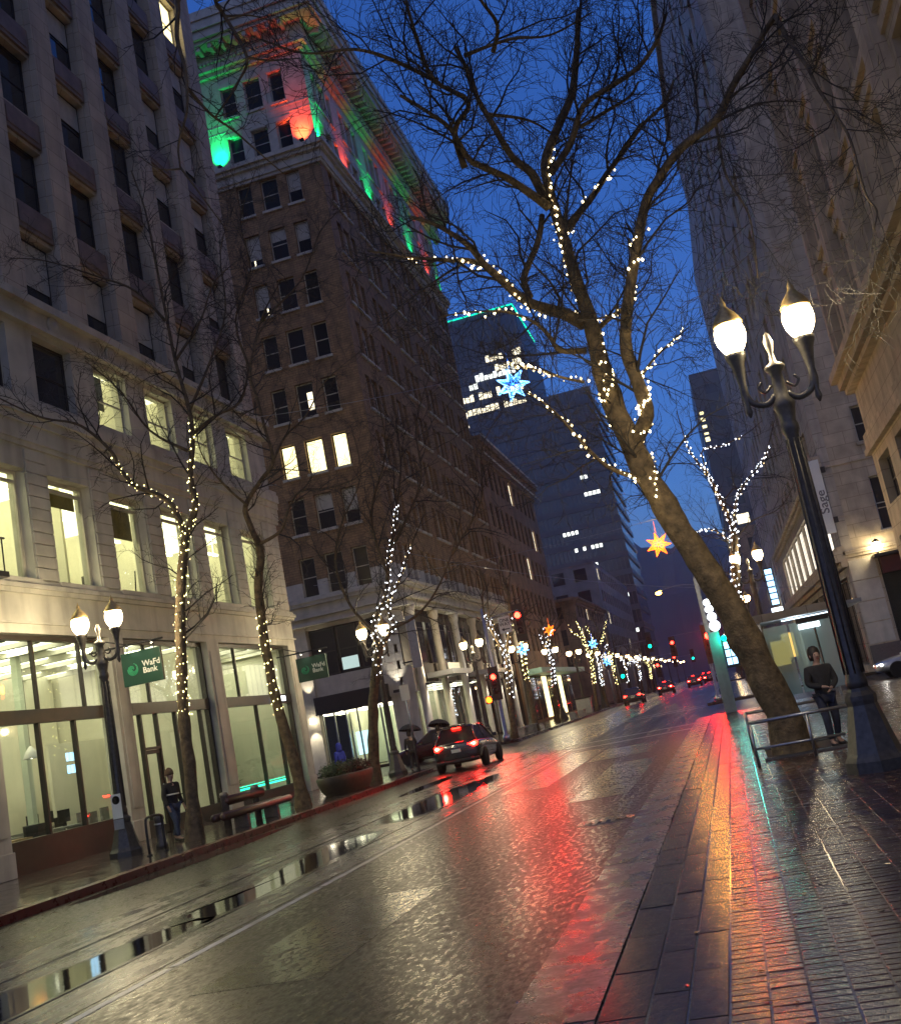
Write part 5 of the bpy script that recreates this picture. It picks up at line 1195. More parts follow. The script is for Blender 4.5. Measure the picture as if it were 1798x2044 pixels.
MB().prism([(-11.38, 57.855, 6.05), (-11.22, 57.855, 6.15), (-11.22, 57.855, 6.08), (-10.92, 57.855, 6.08), (-10.92, 57.855, 6.02), (-11.22, 57.855, 6.02), (-11.22, 57.855, 5.95)], (0, -.004, 0)).build('arrow', 'black', ow)
s2 = thing('traffic_signal', 'red traffic signal beside the grey station pylon', 'traffic signal', (-.9, 56.5, .15))
MB().lathe([(.16, .15), (.16, .5), (.08, .55), (.07, 4.2), (.01, 4.25)], (-.9, 56.5, 0), 10).build('pole', 'steel', s2); head(s2, (-.72, 56.3, 3.1), 'signal_red', 0, 1.1, False, (2600, (-.5, 8, .5), RB))
for lb, px_, Y, col, w in (('far green signal above the row of globes', (1297, 1290), 128, 'signal_green_far', 2), ('far red signal above the street end', (1341, 1283), 128, 'signal_red_far', 0), ('green signal on the left pavement beyond the second crossing', (1243, 1350), 118, 'signal_green_far', 2),
                           ('far red signal low on the left', (1312, 1328), 150, 'signal_red_far', 0), ('far red signal nearest the street end', (1345, 1312), 185, 'signal_red_far', 0), ('far green signal at the street end', (1383, 1314), 200, 'signal_green_far', 2)):
    p = at(*px_, Y); s = thing('traffic_signal', lb, 'traffic signal', (p[0], p[1], 0))
    h = head(s, (p[0], p[1], p[2]+(.36 if w == 2 else -.36)*1.3), col, w, 1.3)
    s_ = -1 if p[0] < -6 else 1; xx = -12.6 if s_ < 0 else -.9
    MB().lathe([(.12, 0), (.09, p[2]+.9), (.02, p[2]+.95)], (xx, p[1]+.2, 0), 8).build('pole', 'steel', s); MB().tube([(xx, p[1]+.2, p[2]+.75), (p[0], p[1]+.2, p[2]+.75)], .04, 6).build('mast_arm', 'steel', s)
sl = thing('cobra_street_light', 'amber street light on an arm high over the street', 'street light', (-1.0, 90, 0))
p = at(1314, 1184, 90)
MB().lathe([(.14, 0), (.09, 8.9), (.02, 8.95)], (-1., 90, 0), 8).build('pole', 'steel', sl); MB().tube(smooth([(-1., 90, 8.7), (-2.5, 90, 9.0), (p[0], 90, p[2]+.15)]), .045, 6).build('arm', 'steel', sl)
MB().lathe([(.05, -.16), (.2, -.1), (.26, 0), (.2, .08), (.05, .12)], p, 12).build('lamp_head', 'sodium', sl)
# ------------------------------------------------------------------ bank signs and street furniture
def bank_sign(label, x0, x1, y, z0, z1):
    s = thing('hanging_sign', label, 'sign', (x0, y, z0), group='green bank signs')
    MB().box(x0, x1, y-.05, y+.05, z0, z1).build('panel', 'sign_green', s, bevel=.012)
    cx, cz = x0+(x1-x0)*.27, (z0+z1)/2-.02
    m = MB()                                                             # round emblem of curved ribs
    for k in range(7):
        r = .03+.022*k; a0 = k*.5
        m.tube([(cx+r*math.cos(a0+t), y-.056, cz+r*math.sin(a0+t)) for t in np.linspace(0, 4.6, 16)], .0075, 4)
    m.build('emblem', 'sign_logo', s)
    text('WaFd\nBank', .225, (cx+.3, y-.052, cz+.03), (rad(90), 0, 0), 'sign_white', s)
    m = MB(); m.tube([(-17, y, z1+.22), (x1+.1, y, z1+.22)], .03, 6); m.tube([(-17, y, z1+.62), (x0+.2, y, z1+.24)], .018, 5)
    for x in (x0+.2, x1-.2): m.tube([(x, y, z1), (x, y, z1+.22)], .014, 5)
    m.build('bracket', 'dark_metal', s)
    for x in (x0+.35, x1-.1):
        l = MB().lathe([(.015, .1), (.03, .09), (.06, 0), (.05, 0)], (x, y-.28, z1+.12), 10).build('sign_lamp', 'dark_metal', s); MB().ball((x, y-.28, z1+.13), .028, 8).build('bulb', 'downlight', l)
        spot('sign_spot', (x, y-.3, z1+.1), (cx+.2, y, cz), 3, (1, .95, .85), 90, s)
bank_sign('green hanging bank sign nearer the camera, beside the first lamp post', -16.02, -14.8, 27.0, 4.38, 5.3)
bank_sign('green hanging bank sign farther away at the end of the stone building', -16.2, -14.95, 40.0, 4.35, 5.28)
npk = thing('no_parking_sign', 'small round no parking plate fixed to the first left lamp post', 'sign', (-14.55, 23.4, 1.2))
MB().box(-14.68, -14.42, 23.44, 23.455, 1.05, 1.62).build('plate', 'sign_white', npk); mat('sign_red', (.35, .03, .03), .5)
o = MB().lathe([(.1, 0), (.1, .006), (.078, .006), (.078, 0)], (0, 0, 0), 20).build('ring', 'black', npk); o.rotation_euler = (rad(90), 0, 0); o.location = Vector((-14.55, 23.437, 1.48))-WL[npk.name]
MB().tube([(-14.62, 23.432, 1.55), (-14.48, 23.432, 1.41)], .009, 4).build('slash', 'black', npk)
text('P', .13, (-14.55, 23.436, 1.435), (rad(90), 0, 0), 'black', npk, align='CENTER')
MB().box(-14.68, -14.42, 23.44, 23.46, .8, 1.03).build('lower_plate', 'grey_paint', npk)
# bench: thick round-ended timbers on two posts
bn = thing('bench', 'heavy red-brown bench with a rounded back rail at the kerb', 'bench', (-13.0, 28, .15))
mat('bench_red', (.06, .025, .017), .35, var=.3, scale=6, bump=.2)
def capsule(a, b, r): 
    a, b = np.array(a), np.array(b); d = (b-a)/np.linalg.norm(b-a); return MB().tube([a-d*r*.6, a-d*r*.3, a, b, b+d*r*.3, b+d*r*.6], [r*.35, r*.8, r, r, r*.8, r*.35], 10)
for dx in (-.13, .13): capsule((-13.0+dx, 25.4, .55), (-13.0+dx, 29.6, .55), .1).build('seat_beam', 'bench_red', bn)
capsule((-13.38, 26.7, .88), (-13.38, 28.9, .88), .13).build('back_rail', 'bench_red', bn)
for y in (26.7, 28.6):
    MB().box(-13.2, -12.8, y-.09, y+.09, .15, .47).build('leg', 'granite_base', bn, bevel=.02); MB().lathe([(.1, .15), (.1, .98), (.13, 1.02), (.1, 1.1), (.02, 1.12)], (-13.42, y, 0), 10).build('back_post', 'granite_base', bn)
bh = thing('bike_hoop', 'dark steel bicycle hoop standing beside the first left lamp post', 'bike rack', (-13.3, 22.9, .15))
MB().tube(smooth([(-13.3, 22.5, .15), (-13.3, 22.5, .85), (-13.3, 22.62, .98), (-13.3, 23.1, .98), (-13.3, 23.22, .85), (-13.3, 23.22, .15)], 3), .03, 8).build('hoop', 'dark_metal', bh)
for y in (22.5, 23.22): MB().lathe([(.07, .15), (.07, .17), (.03, .18)], (-13.3, y, 0), 10).build('foot', 'dark_metal', bh)
for i, (x, y, lb) in enumerate(((-14.0, 24.3, 'dark round-topped bollard just behind the bicycle hoop'),)):
    b = thing('bollard', lb, 'bollard', (x, y, .15)); MB().lathe([(.15, .15), (.15, .25), (.12, .28), (.11, .8), (.13, .84), (.11, .92), (.03, .97)], (x, y, 0), 14).build('post', 'lamp_iron', b); MB().lathe([(.125, .7), (.125, .74), (.11, .745)], (x, y, 0), 14).build('band', 'steel', b)
# planter with shrubs
pl = thing('planter', 'long rounded stone planter full of low shrubs at the kerb', 'planter', (-13.4, 35.5, .15))
k = 28; prof = [(.78, .15), (.9, .3), (1., .55), (1.03, .72), (1.0, .76), (.92, .76), (.9, .66)]
m = MB()
for r, z in prof:
    for j in range(k):
        a = 2*math.pi*j/k; m.v.append((-13.35+.72*r*math.cos(a), 35.7+1.95*r*math.sin(a), z))
for i in range(len(prof)-1):
    for j in range(k): j2 = (j+1) % k; m.f.append((i*k+j, i*k+j2, (i+1)*k+j2, (i+1)*k+j)); m.sm.append(1)
m.build('bowl', mat('planter_stone', (.075, .065, .045), .6, var=.3, scale=6, bump=.2), pl)
MB().poly([(-13.35+.68*math.cos(2*math.pi*j/k), 35.7+1.75*math.sin(2*math.pi*j/k), .67) for j in range(k)]).build('soil', 'soil', pl)
def shrub(parent, c, r, h, mt, n, name='shrub'):
    m = MB(); rg = np.random.default_rng(int(abs(c[0]*97+c[1]*31)*10))
    for i in range(n):
        v = rg.normal(size=3); v /= np.linalg.norm(v); q = rg.uniform(.35, 1)**.6
        p = np.array(c)+v*[r*q, r*q, h*.5*q]+[0, 0, h*.5]; a = rg.normal(size=3); a /= np.linalg.norm(a); b = np.cross(a, v); s = rg.uniform(.035, .07)
        m.poly([p-a*s, p+b*s*.45, p+a*s, p-b*s*.45])
    for i in range(6): a = rg.uniform(0, 6.28); m.tube([np.array(c), np.array(c)+[r*.6*math.cos(a), r*.6*math.sin(a), h*.8]], .008, 3)
    m.build(name, mt, parent)
for i, (x, y, r, h, mt) in enumerate(((-13.3, 34.4, .5, .5, 'foliage'), (-13.5, 35.2, .55, .6, 'foliage'), (-13.2, 36.0, .5, .45, 'foliage_red'), (-13.5, 36.4, .5, .6, 'foliage'), (-13.2, 36.9, .45, .5, 'foliage_red'))): shrub(pl, (x, y, .66), r, h, mt, 500)
sp = thing('sign_pole', 'slender steel sign pole at the kerb behind the parked lane', 'pole', (-12.3, 40.9, .15))
MB().lathe([(.05, .15), (.045, 3.6), (.01, 3.62)], (-12.3, 40.9, 0), 8).build('post', 'steel', sp); MB().box(-12.48, -12.12, 40.84, 40.85, 2.9, 3.5).build('plate', 'sign_white', sp)
bb = thing('banner_sign', 'pale vertical banner board on the corner of the brick tower', 'sign', (-16.2, 57, 4.9))
MB().box(-16.42, -15.9, 57., 57.06, 4.95, 7.82).build('board', 'grey_paint', bb)
for z in (5.3, 7.5): MB().box(-17., -16.2, 57.06, 57.1, z, z+.08).build('bracket', 'dark_metal', bb)
MB().box(-16.95, -16.87, 57.06, 58.5, 5.2, 7.6).build('mount', 'dark_metal', bb)
for i, (x, y) in enumerate(((-12.9, 66), (-12.9, 69), (-12.9, 88), (-12.8, 93))):
    t = thing('side_bench', '%s small steel bench along the far left pavement' % NTH[i+1], 'bench', (x, y, .15))
    MB().box(x-.25, x+.25, y-.8, y+.8, .55, .62).build('seat', 'steel', t)
    for s in (-.6, .6): MB().box(x-.2, x+.2, y+s-.04, y+s+.04, .15, .55).build('leg', 'steel', t)
kk = thing('kiosk', 'tilted grey board leaning by the far left trees', 'kiosk', (-12.8, 96, .15))
MB().box(-13.6, -12.3, 95.6, 96.6, .15, 1.5).build('cabinet', 'grey_paint', kk, bevel=.05); MB().box(-13.7, -12.2, 95.5, 96.7, 1.5, 1.58).build('lid', 'dark_metal', kk)
# ---- station pylon, shelter and leaning rails on the right pavement
py = thing('station_pylon', 'grey station pylon topped by round white lamps, with a small blue lit sign', 'pylon', (-.3, 41.6, .15))
MB().box(-.55, -.12, 41.4, 41.75, .15, 3.15).build('column', 'grey_paint', py, bevel=.02); MB().box(-.58, -.42, 41.38, 41.77, 3.15, 5.3).build('fin', 'steel', py, bevel=.02)
for i, r in enumerate((.2, .17, .15, .13)):
    z = 3.36+.36*i-.02*i*i
    o = MB().lathe([(r, 0), (r, .05), (r*.9, .08), (.01, .09)], (0, 0, 0), 20).build('round_lamp', 'disc_white', py); o.rotation_euler = (rad(90), 0, 0); o.location = Vector((-.2-.03*i, 41.42, z))-WL[py.name]
cb = MB().box(-.1, .38, 41.45, 41.6, 1.75, 2.95).build('sign_cabinet', 'dark_metal', py)
for i in range(2):
    for j in range(3): MB().box(-.05+i*.2, .12+i*.2, 41.435, 41.449, 1.85+j*.3, 2.1+j*.3).build('lit_square', 'sign_blue_lit', cb)
MB().ball((.02, 41.4, 2.85), .1, 10).build('green_lamp', 'signal_green', py); bulb('green_glow', (.02, 41.2, 2.85), 20, (.0, 1, .6), .1, py)
sh = thing('transit_shelter', 'glass transit shelter with a flat tan roof beam behind the leaning tree', 'shelter', (2.3, 36, .15))
MB().box(1.0, 3.7, 35.8, 36.05, 2.95, 3.2).build('front_beam', 'tan_stone', sh, bevel=.015); MB().box(1.1, 4.4, 36.05, 41.5, 3.0, 3.12).build('roof', 'grey_paint', sh)
for x, y in ((1.15, 36.2), (3.6, 36.2), (1.15, 41.2), (4.2, 41.2)): MB().box(x-.06, x+.06, y-.06, y+.06, .15, 3.0).build('post', 'steel', sh)
for i in range(3):
    MB().box(1.26+i*.8, 2.0+i*.8, 36.19, 36.205, .55, 2.75).build('glass_panel', 'shelter_glass', sh)
for i in range(4): MB().box(1.14, 1.155, 36.4+i*1.2, 37.5+i*1.2, .55, 2.75).build('glass_panel', 'shelter_glass', sh)
MB().box(2.35, 3.0, 36.1, 36.17, 2.5, 2.66).build('lit_sign', 'disc_white', sh); MB().box(2.3, 3.3, 36.1, 36.16, 2.69, 2.85).build('sign_board', 'black', sh)
MB().box(1.4, 1.9, 36.6, 36.66, 1.5, 2.3).build('poster', emit('poster_amber', (1, .62, .18), .7), sh)
MB().box(1.8, 2.2, 37.1, 37.16, 1.7, 2.5).build('poster', MATS['poster_amber'], sh)
m = MB(); m.box(1.6, 3.6, 39.8, 40.2, .55, .62); m.box(1.7, 1.78, 39.9, 40.1, .15, .55); m.box(3.4, 3.48, 39.9, 40.1, .15, .55); m.build('bench_seat', 'steel', sh)
MB().box(2.0, 3.6, 38.4, 38.5, 2.93, 2.96).build('ceiling_light', emit('shelter_tube', (.75, .9, 1), 2., False), sh)
bulb('tube_glow', (2.4, 38, 2.7), 45, (.75, .92, 1.), .2, sh)
lr = thing('leaning_rail', 'low steel leaning rail around the foot of the big tree', 'railing', (.9, 18.4, .15))
MB().tube([(.06, 18.5, .84), (1.76, 18.5, .84)], .03, 8).build('top_rail', 'steel', lr); MB().tube([(.1, 18.5, .42), (1.5, 18.5, .42)], .022, 8).build('lower_rail', 'steel', lr)
for x in (.08, .98, 1.72): MB().tube([(x, 18.5, .15), (x, 18.5, .84)], .026, 8).build('post', 'steel', lr)
MB().tube([(.06, 18.5, .84), (.06, 22.3, .84)], .03, 8).build('side_rail', 'steel', lr); MB().tube([(.06, 22.3, .15), (.06, 22.3, .84)], .026, 8).build('post', 'steel', lr); MB().tube([(.06, 22.3, .84), (1.7, 22.3, .84)], .03, 8).build('side_rail', 'steel', lr)
tg = thing('tree_pit', 'square of dark soil and iron edging at the foot of the big tree', 'tree pit', (.9, 20.3, .15))
MB().box(.25, 1.6, 19.3, 21.2, .1, .165).build('soil', 'soil', tg)
m = MB(); m.box(.2, 1.65, 19.25, 19.3, .1, .19); m.box(.2, 1.65, 21.2, 21.25, .1, .19); m.box(.2, .25, 19.3, 21.2, .1, .19); m.box(1.6, 1.65, 19.3, 21.2, .1, .19); m.build('edging', 'iron_wet', tg)

# ------------------------------------------------------------------ cars
def car(name, label, loc, rz, paint, tail='tail_red', brake=True, head_on=False, tall=1.52, detail=True):
    """local: +y is forward, length 4.4, width 1.8; lofted body, glazed cabin, wheels, lamps"""
    r = thing(name, label, 'car', loc, rz, group='cars')
    # half sections: (y, list of (x, z)) from sill to bonnet/boot centre
    st = [(-2.18, [(.62, .42), (.74, .5), (.8, .7), (.76, .9), (.6, .98), (0, 1.0)]), (-2.05, [(.76, .26), (.86, .4), (.9, .7), (.87, .93), (.7, 1.02), (0, 1.05)]),
          (-1.5, [(.8, .22), (.88, .36), (.91, .7), (.89, .95), (.76, 1.0), (0, 1.02)]), (-.5, [(.82, .2), (.88, .34), (.91, .66), (.88, .92), (.78, .96), (0, .97)]),
          (.7, [(.82, .2), (.88, .34), (.9, .62), (.87, .86), (.76, .93), (0, .95)]), (1.3, [(.8, .22), (.88, .36), (.9, .6), (.86, .8), (.72, .86), (0, .91)]),
          (1.95, [(.76, .26), (.85, .4), (.86, .55), (.8, .68), (.62, .74), (0, .79)]), (2.18, [(.58, .34), (.68, .42), (.7, .52), (.62, .6), (.5, .64), (0, .66)])]
    m = MB(); k = 11
    for y, h in st:
        pts = [(x, z) for x, z in h]+[(-x, z) for x, z in h[:-1][::-1]]
        m.v += [(x, y, z) for x, z in pts]
    for i in range(len(st)-1):
        for j in range(k-1): m.f.append((i*k+j, (i+1)*k+j, (i+1)*k+j+1, i*k+j+1)); m.sm.append(1)
        m.f.append((i*k+k-1, (i+1)*k+k-1, (i+1)*k, i*k)); m.sm.append(0)
    m.f += [tuple(range(k)), tuple(range((len(st)-1)*k+k-1, (len(st)-1)*k-1, -1))]; m.sm += [0, 0]
    b = m.build('body', paint, r, False); b.modifiers.new('s', 'SUBSURF').levels = 1; b.modifiers['s'].render_levels = 2
    # cabin: roof and pillars in paint, glass panels inside the pillars
    lo = [(-.78, -2.0, 1.0), (.78, -2.0, 1.0), (.8, .9, .92), (-.8, .9, .92)]; hi = [(-.58, -1.45, tall), (.58, -1.45, tall), (.6, .05, tall-.02), (-.6, .05, tall-.02)]
    V = lambda a, b_, t: tuple(a[i]*(1-t)+b_[i]*t for i in range(3))
    cg = MB(); cg.v = lo+hi; cg.f = [(0, 1, 5, 4), (1, 2, 6, 5), (2, 3, 7, 6), (3, 0, 4, 7)]; cg.sm = [0]*4; cg.build('window_glass', 'dark_glass', r, False)
    rf = MB(); q = [(-.6, -1.52, tall-.01), (.6, -1.52, tall-.01), (.62, .1, tall-.03), (-.62, .1, tall-.03)]
    rf.v = q+[(x*.8, y*.9-.06, z+.06) for x, y, z in q]; rf.f = [(0, 1, 5, 4), (1, 2, 6, 5), (2, 3, 7, 6), (3, 0, 4, 7), (4, 5, 6, 7)]; rf.sm = [1]*5; rf.build('roof', paint, r, False)
    for a, b_ in zip(lo, hi): MB().tube([a, V(a, b_, .5), b_], .045, 6).build('pillar', paint, r, False)
    for s in (-1, 1):
        MB().tube([(s*.79, -.55, .96), (s*.6, -.5, tall-.01)], .03, 5).build('pillar', paint, r, False)
        for y in (-1.35, 1.35):
            w = MB(); w.lathe([(.2, -.1), (.3, -.1), (.325, -.06), (.325, .06), (.3, .1), (.2, .1)], (0, 0, 0), 20)
            w = w.build('wheel', 'rubber', r, False); w.rotation_euler = (0, rad(90), 0); w.location = (s*.83, y, .325)
            rm = MB().lathe([(.2, -.05), (.2, .09), (.17, .1), (.05, .08), (.01, .08)], (0, 0, 0), 14).build('rim', 'steel', w, False)
            if s < 0: rm.rotation_euler = (rad(180), 0, 0)
            MB().lathe([(.36, -.02), (.36, .02), (.3, .02)], (0, 0, 0), 20).build('arch', 'black', w, False).location = (0, 0, s*.08)
        mi = MB(); mi.box(s*.88, s*1.05, .45, .58, .95, 1.08); mi.build('mirror', paint, r, False, bevel=.03)
        MB().box(s*.9, s*.925, -.75, -.55, .78, .81).build('door_handle', 'steel', r, False)
        tl = MB(); tl.prism([(s*.46, -2.2, .9), (s*.76, -2.16, .98), (s*.82, -2.08, .93), (s*.8, -2.1, .8), (s*.66, -2.19, .78)], (0, .06, 0)); tl = tl.build('tail_lamp', tail, r, False)
        if brake: MB().prism([(s*.58, -2.212, .89), (s*.72, -2.196, .93), (s*.76, -2.17, .88), (s*.7, -2.19, .83)], (0, .02, 0)).build('lamp_core', 'tail_red_core', tl, False)
        MB().prism([(s*.5, 2.14, .62), (s*.8, 1.98, .68), (s*.82, 1.95, .6), (s*.55, 2.12, .54)], (0, -.05, 0)).build('head_lamp', 'headlamp' if head_on else 'steel', r, False)
        MB().box(s*.5, s*.62, -2.2, -2.16, .38, .43).build('reflector', 'sign_red', r, False)
    if brake: MB().box(-.16, .16, -1.56, -1.5, tall-.04, tall+.0).build('brake_lamp', tail, r, False)
    MB().box(-.8, .8, -2.19, -2.05, .3, .42).build('bumper', 'black', r, False, bevel=.04)
    MB().box(-.17, .17, -2.215, -2.19, .66, .78).build('number_plate', 'sign_white', r, False)
    MB().box(-.06, .06, -2.215, -2.19, .83, .9).build('badge', 'steel', r, False)
    return r
mat('paint_dark', (.03, .032, .036), .25, metal=.3, var=.1, coat=1.); mat('paint_maroon', (.07, .012, .012), .25, metal=.2, var=.1, coat=1.); mat('paint_silver', (.4, .41, .42), .3, metal=.6, var=.1, coat=1.)
c1 = car('dark_car', 'dark hatchback braking at the left kerb, red tail lamps lit', (-10.1, 40.5, 0), 0, 'paint_dark'); c1.rotation_euler.z = rad(1.5)
car('dark_car', 'small dark car driving away beyond the first crossing', (-9.4, 106, 0), 0, 'paint_dark', 'tail_far', False)
for i, (x, y, lb) in enumerate(((-7.8, 132, 'car with red tail lamps waiting at the second crossing'), (-5., 150, 'distant car with red tail lamps in the middle lane'), (-3.2, 165, 'distant car with red tail lamps in the right lane'), (-4.6, 190, 'farthest car, only its red tail lamps showing'))):
    car('dark_car', lb, (x, y, 0), 0, 'paint_maroon' if i % 2 else 'paint_dark', 'tail_far', True)
car('silver_car', 'silver car with headlamp lit coming along the cross street, right', (8.1, 50.3, 0), rad(90), 'paint_silver', 'tail_far', False, True, 1.4)
car('dark_car', 'dark car parked in the cross street behind the pedestrians with umbrellas', (-15.2, 54.5, 0), rad(90), 'paint_maroon', 'tail_far', False)

# ------------------------------------------------------------------ people
mat('skin', (.4, .25, .18), .55, var=.1); mat('cloth_black', (.02, .02, .022), .85, var=.3, scale=12, bump=.3); mat('cloth_navy', (.025, .03, .05), .85, var=.3, scale=12, bump=.3)
mat('denim', (.05, .07, .12), .85, var=.3, scale=15, bump=.3); mat('cloth_grey', (.09, .085, .08), .85, var=.3, scale=12, bump=.3); mat('cloth_blue', (.03, .05, .4), .75, var=.2, scale=10, bump=.3); mat('knit_brown', (.1, .06, .035), .95, var=.4, scale=40, bump=.6); mat('hair_dark', (.02, .014, .01), .6, var=.4, scale=30); mat('stripe', (.6, .58, .52), .7)
def skin(name, verts, edges, m, parent, root=0, sub=2):
    me = bpy.data.meshes.new(name); me.from_pydata([v[:3] for v in verts], edges, []); me.update()
    o = bpy.data.objects.new(name, me); C.objects.link(o); me.materials.append(MATS[m]); o.parent = parent
    o.modifiers.new('skin', 'SKIN').use_smooth_shade = True
    sv = me.skin_vertices[0].data
    for i, v in enumerate(verts):
        a, b = (v[3], v[3]) if len(v) == 4 else (v[3], v[4])
        sv[i].radius = (a, b); sv[i].use_root = (i == root)
    s = o.modifiers.new('sub', 'SUBSURF'); s.levels = 1; s.render_levels = sub
    return o
def person(label, loc, rz, coat, trousers, headgear, hgm, stride=.22, arms=None, scale=1., lean=0., extra=None, long_coat=False):
    """faces +y; coat and trousers are clothes over one continuous body"""
    r = thing('person', label, 'person', loc, rz); r.scale = (scale,)*3
    A = arms or [[(.2, .0, 1.42), (.25, -.03, 1.14), (.26, .1, .9)], [(-.2, .0, 1.42), (-.25, -.03, 1.14), (-.26, .08, .9)]]
    ly, ry = stride, -stride
    hip = [(0, 0, .95)]
    legs = [[(.1, 0, .88), (.11, ly*.55+.05, .5), (.11, ly, .1), (.115, ly+.15, .05)], [(-.1, 0, .88), (-.11, ry*.4+.06, .5), (-.11, ry, .12), (-.115, ry+.14, .05)]]
    v = [(0, 0, .95, .13, .1), (0, lean*.4, 1.15, .12, .09), (0, lean*.8, 1.36, .15, .1), (0, lean, 1.5, .055, .055), (0, lean+.02, 1.57, .07, .08), (0, lean+.02, 1.66, .085, .1), (0, lean+.01, 1.74, .06, .07)]; e = [(i, i+1) for i in range(6)]
    # nose and chin give the head a face
    v += [(0, lean+.135, 1.635, .016, .016)]; e += [(5, 7)]
    for a in A:
        n = len(v); v += [(a[0][0], a[0][1]+lean*.8, a[0][2], .055), (*a[1], .042), (*a[2], .03)]; e += [(2, n), (n, n+1), (n+1, n+2)]
        d = np.array(a[2])-np.array(a[1]); d = d/np.linalg.norm(d); pm = np.array(a[2])+d*.07; n2 = len(v); v.append((*pm, .034, .018)); e.append((n+2, n2))
        sx = 1 if a[0][0] > 0 else -1
        for k in range(4):
            f0 = pm+d*.045+np.array([0, (k-1.5)*.02, 0]); f1 = f0+d*(.05, .058, .055, .042)[k]+np.array([-sx*.015, 0, 0]); n3 = len(v); v += [(*f0, .009), (*f1, .008)]; e += [(n2, n3), (n3, n3+1)]
        t0 = np.array(a[2])+d*.04+np.array([0, .035, 0]); t1 = t0+d*.045+np.array([-sx*.01, .012, 0]); n3 = len(v); v += [(*t0, .011), (*t1, .009)]; e += [(n2, n3), (n3, n3+1)]
    for l in legs:
        n = len(v); v += [(*l[0], .085), (*l[1], .055), (*l[2], .038), (*l[3], .035)]; e += [(0, n), (n, n+1), (n+1, n+2), (n+2, n+3)]
    skin('body', v, e, 'skin', r, 0, 1)
    for s in (-1, 1): MB().ball((s*.034, lean+.098, 1.665), .011, 6).build('eye', 'black', r, False)
    MB().box(-.025, .025, lean+.094, lean+.1, 1.588, 1.594).build('mouth', 'sign_red', r, False)
    for s in (-1, 1): MB().ball((s*.088, lean+.015, 1.645), .022, 6, 1.5).build('ear', 'skin', r, False)
    # coat
    bot = .55 if long_coat else .82
    v = [(0, 0, bot, .19 if long_coat else .175, .14), (0, lean*.2, 1.0, .165, .125), (0, lean*.5, 1.2, .17, .125), (0, lean*.8, 1.38, .18, .12), (0, lean, 1.48, .08, .08)]; e = [(i, i+1) for i in range(4)]
    for a in A:
        n = len(v); v += [(a[0][0], a[0][1]+lean*.8, a[0][2]-.01, .085), (*a[1], .066), (*a[2], .05)]; e += [(3, n), (n, n+1), (n+1, n+2)]
    skin('coat', v, e, coat, r, 2)
    v = [(0, 0, .93, .15, .115)]; e = []
    for l in legs:
        n = len(v); v += [(*l[0], .105), (*l[1], .075), (l[2][0], l[2][1]-.01, l[2][2]+.02, .06)]; e += [(0, n), (n, n+1), (n+1, n+2)]
    skin('trousers', v, e, trousers, r, 0)
    for l in legs: skin('shoe', [(l[2][0], l[2][1]-.03, .05, .05, .045), (l[3][0], l[3][1], .04, .045, .035), (l[3][0], l[3][1]+.05, .035, .035, .028)], [(0, 1), (1, 2)], 'cloth_black', r, 0, 1)
    if headgear == 'beanie':
        MB().lathe([(.112, 1.665), (.118, 1.68), (.116, 1.73), (.105, 1.78), (.078, 1.82), (.04, 1.85), (.005, 1.862)], (0, lean+.005, 0), 14).build('beanie', hgm, r, False)
    elif headgear == 'hood':
        m = MB(); k = 14
        m.lathe([(.12, 1.46), (.125, 1.55), (.13, 1.64), (.128, 1.72), (.1, 1.8), (.05, 1.84), (.005, 1.85)], (0, lean-.03, 0), k); m.build('hood', hgm, r, False)
    else:
        m = MB(); m.lathe([(.09, 1.56), (.108, 1.63), (.112, 1.7), (.1, 1.77), (.06, 1.82), (.005, 1.835)], (0, lean-.02, 0), 14); m.build('hair', hgm, r, False)
    return r
p = person('person in a dark coat with a pale stripe and pointed beanie walking before the bank', (-14.35, 25.7, .15), rad(-110), 'cloth_black', 'denim', 'beanie', 'knit_brown', .2)
MB().lathe([(.19, 1.16), (.193, 1.2), (.17, 1.2)], (0, 0, 0), 16).build('stripe', 'stripe', p, False)
person('person in a dark jacket standing by the shelter with hands together', (1.42, 19.7, .15), rad(200), 'cloth_black', 'cloth_navy', 'hair', 'hair_dark', .1, [[(.2, .0, 1.42), (.27, .02, 1.15), (.08, .2, 1.08)], [(-.2, .0, 1.42), (-.27, .02, 1.15), (-.07, .21, 1.04)]], .94)
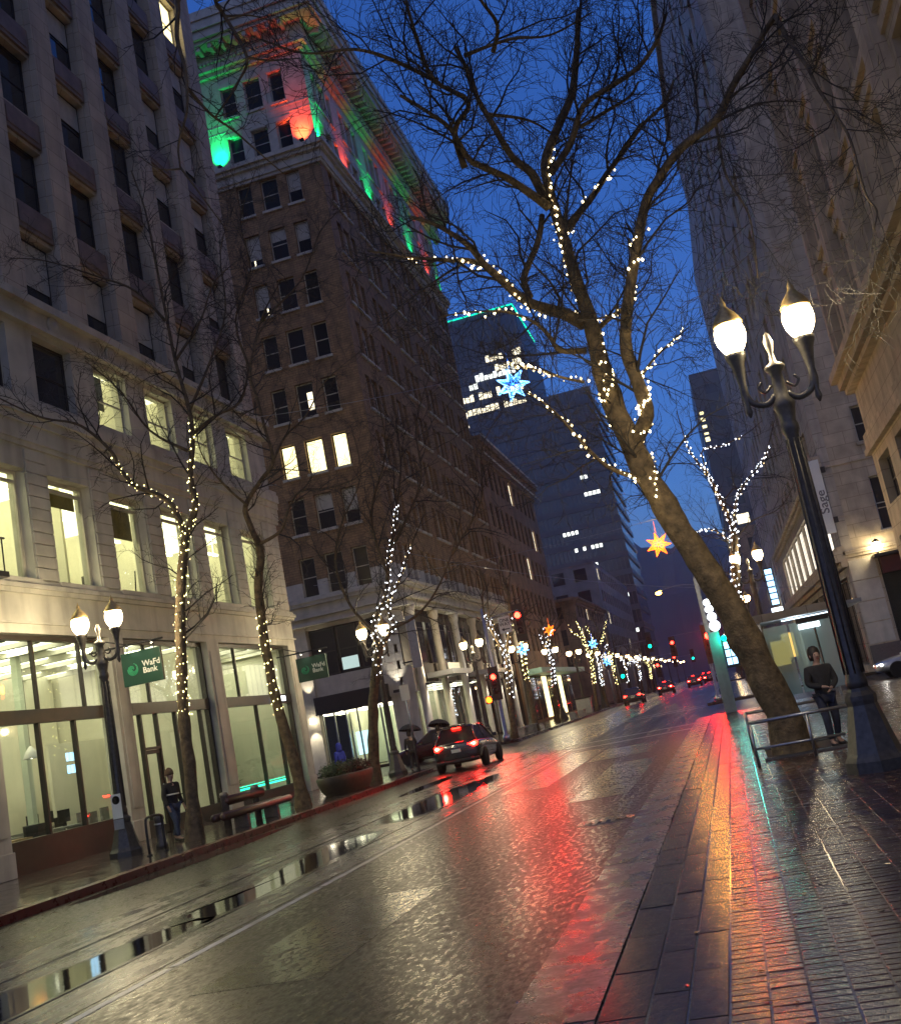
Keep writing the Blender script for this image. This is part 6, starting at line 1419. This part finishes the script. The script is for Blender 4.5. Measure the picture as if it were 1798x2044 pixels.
def umbrella(label, x, y, z, tilt):
    u = thing('umbrella', label, 'umbrella', (x, y, z)); u.rotation_euler = (tilt, 0.1, 0)
    m = MB(); k = 8; prof = [(.01, .26), (.18, .23), (.36, .15), (.48, .04), (.52, -.02)]
    m.lathe(prof, (0, 0, 0), k, 0); m.f = m.f[:-2]; m.sm = m.sm[:-2]
    m.build('canopy', 'cloth_black', u, False)
    for j in range(8): a = j*math.pi/4; MB().tube([(0, 0, .24), (.35*math.cos(a), .35*math.sin(a), .14), (.515*math.cos(a), .515*math.sin(a), -.02)], .005, 4).build('rib', 'steel', u, False)
    MB().tube([(0, 0, .3), (0, 0, -.62)], .01, 6).build('shaft', 'steel', u, False); MB().tube(smooth([(0, 0, -.6), (0, 0, -.7), (.03, 0, -.75), (.06, 0, -.7)]), .016, 6).build('handle', 'wood', u, False)
am = [[(.2, .0, 1.42), (.25, .08, 1.18), (.1, .25, 1.22)], [(-.2, .0, 1.42), (-.25, -.03, 1.14), (-.26, .08, .9)]]
person('person in black under the left umbrella crossing the side street', (-13.95, 45.8, 0), rad(15), 'cloth_black', 'cloth_black', 'hair', 'hair_dark', .25, am, .96)
umbrella('black umbrella held left of the slender sign pole', -13.95, 46.05, 1.75, rad(-8))
person('person in a dark coat under the right umbrella, partly behind the car', (-12.85, 46.6, 0), rad(10), 'cloth_navy', 'cloth_black', 'hair', 'hair_dark', .22, am, .95)
umbrella('dark umbrella held just behind the car roof', -12.85, 46.9, 1.72, rad(-14))
person('person in a bright blue coat at the corner behind the planter', (-16.5, 43.8, 0), rad(60), 'cloth_blue', 'cloth_black', 'hood', 'cloth_blue', .12, None, .98, long_coat=True)
# ------------------------------------------------------------------ damp evening air
m_, t_, b_ = _new('damp_air'); t_.nodes.remove(b_)
pv = t_.nodes.new('ShaderNodeVolumePrincipled'); pv.inputs['Color'].default_value = (.9, .93, 1, 1); pv.inputs['Density'].default_value = .00035; pv.inputs['Anisotropy'].default_value = .72
t_.links.new(pv.outputs[0], t_.nodes['Material Output'].inputs['Volume'])
hz = MB().box(-720, 720, -70, 1520, -1.6, 165).build('haze', m_); tag(hz, kind='stuff')
S.cycles.volume_bounces = 0
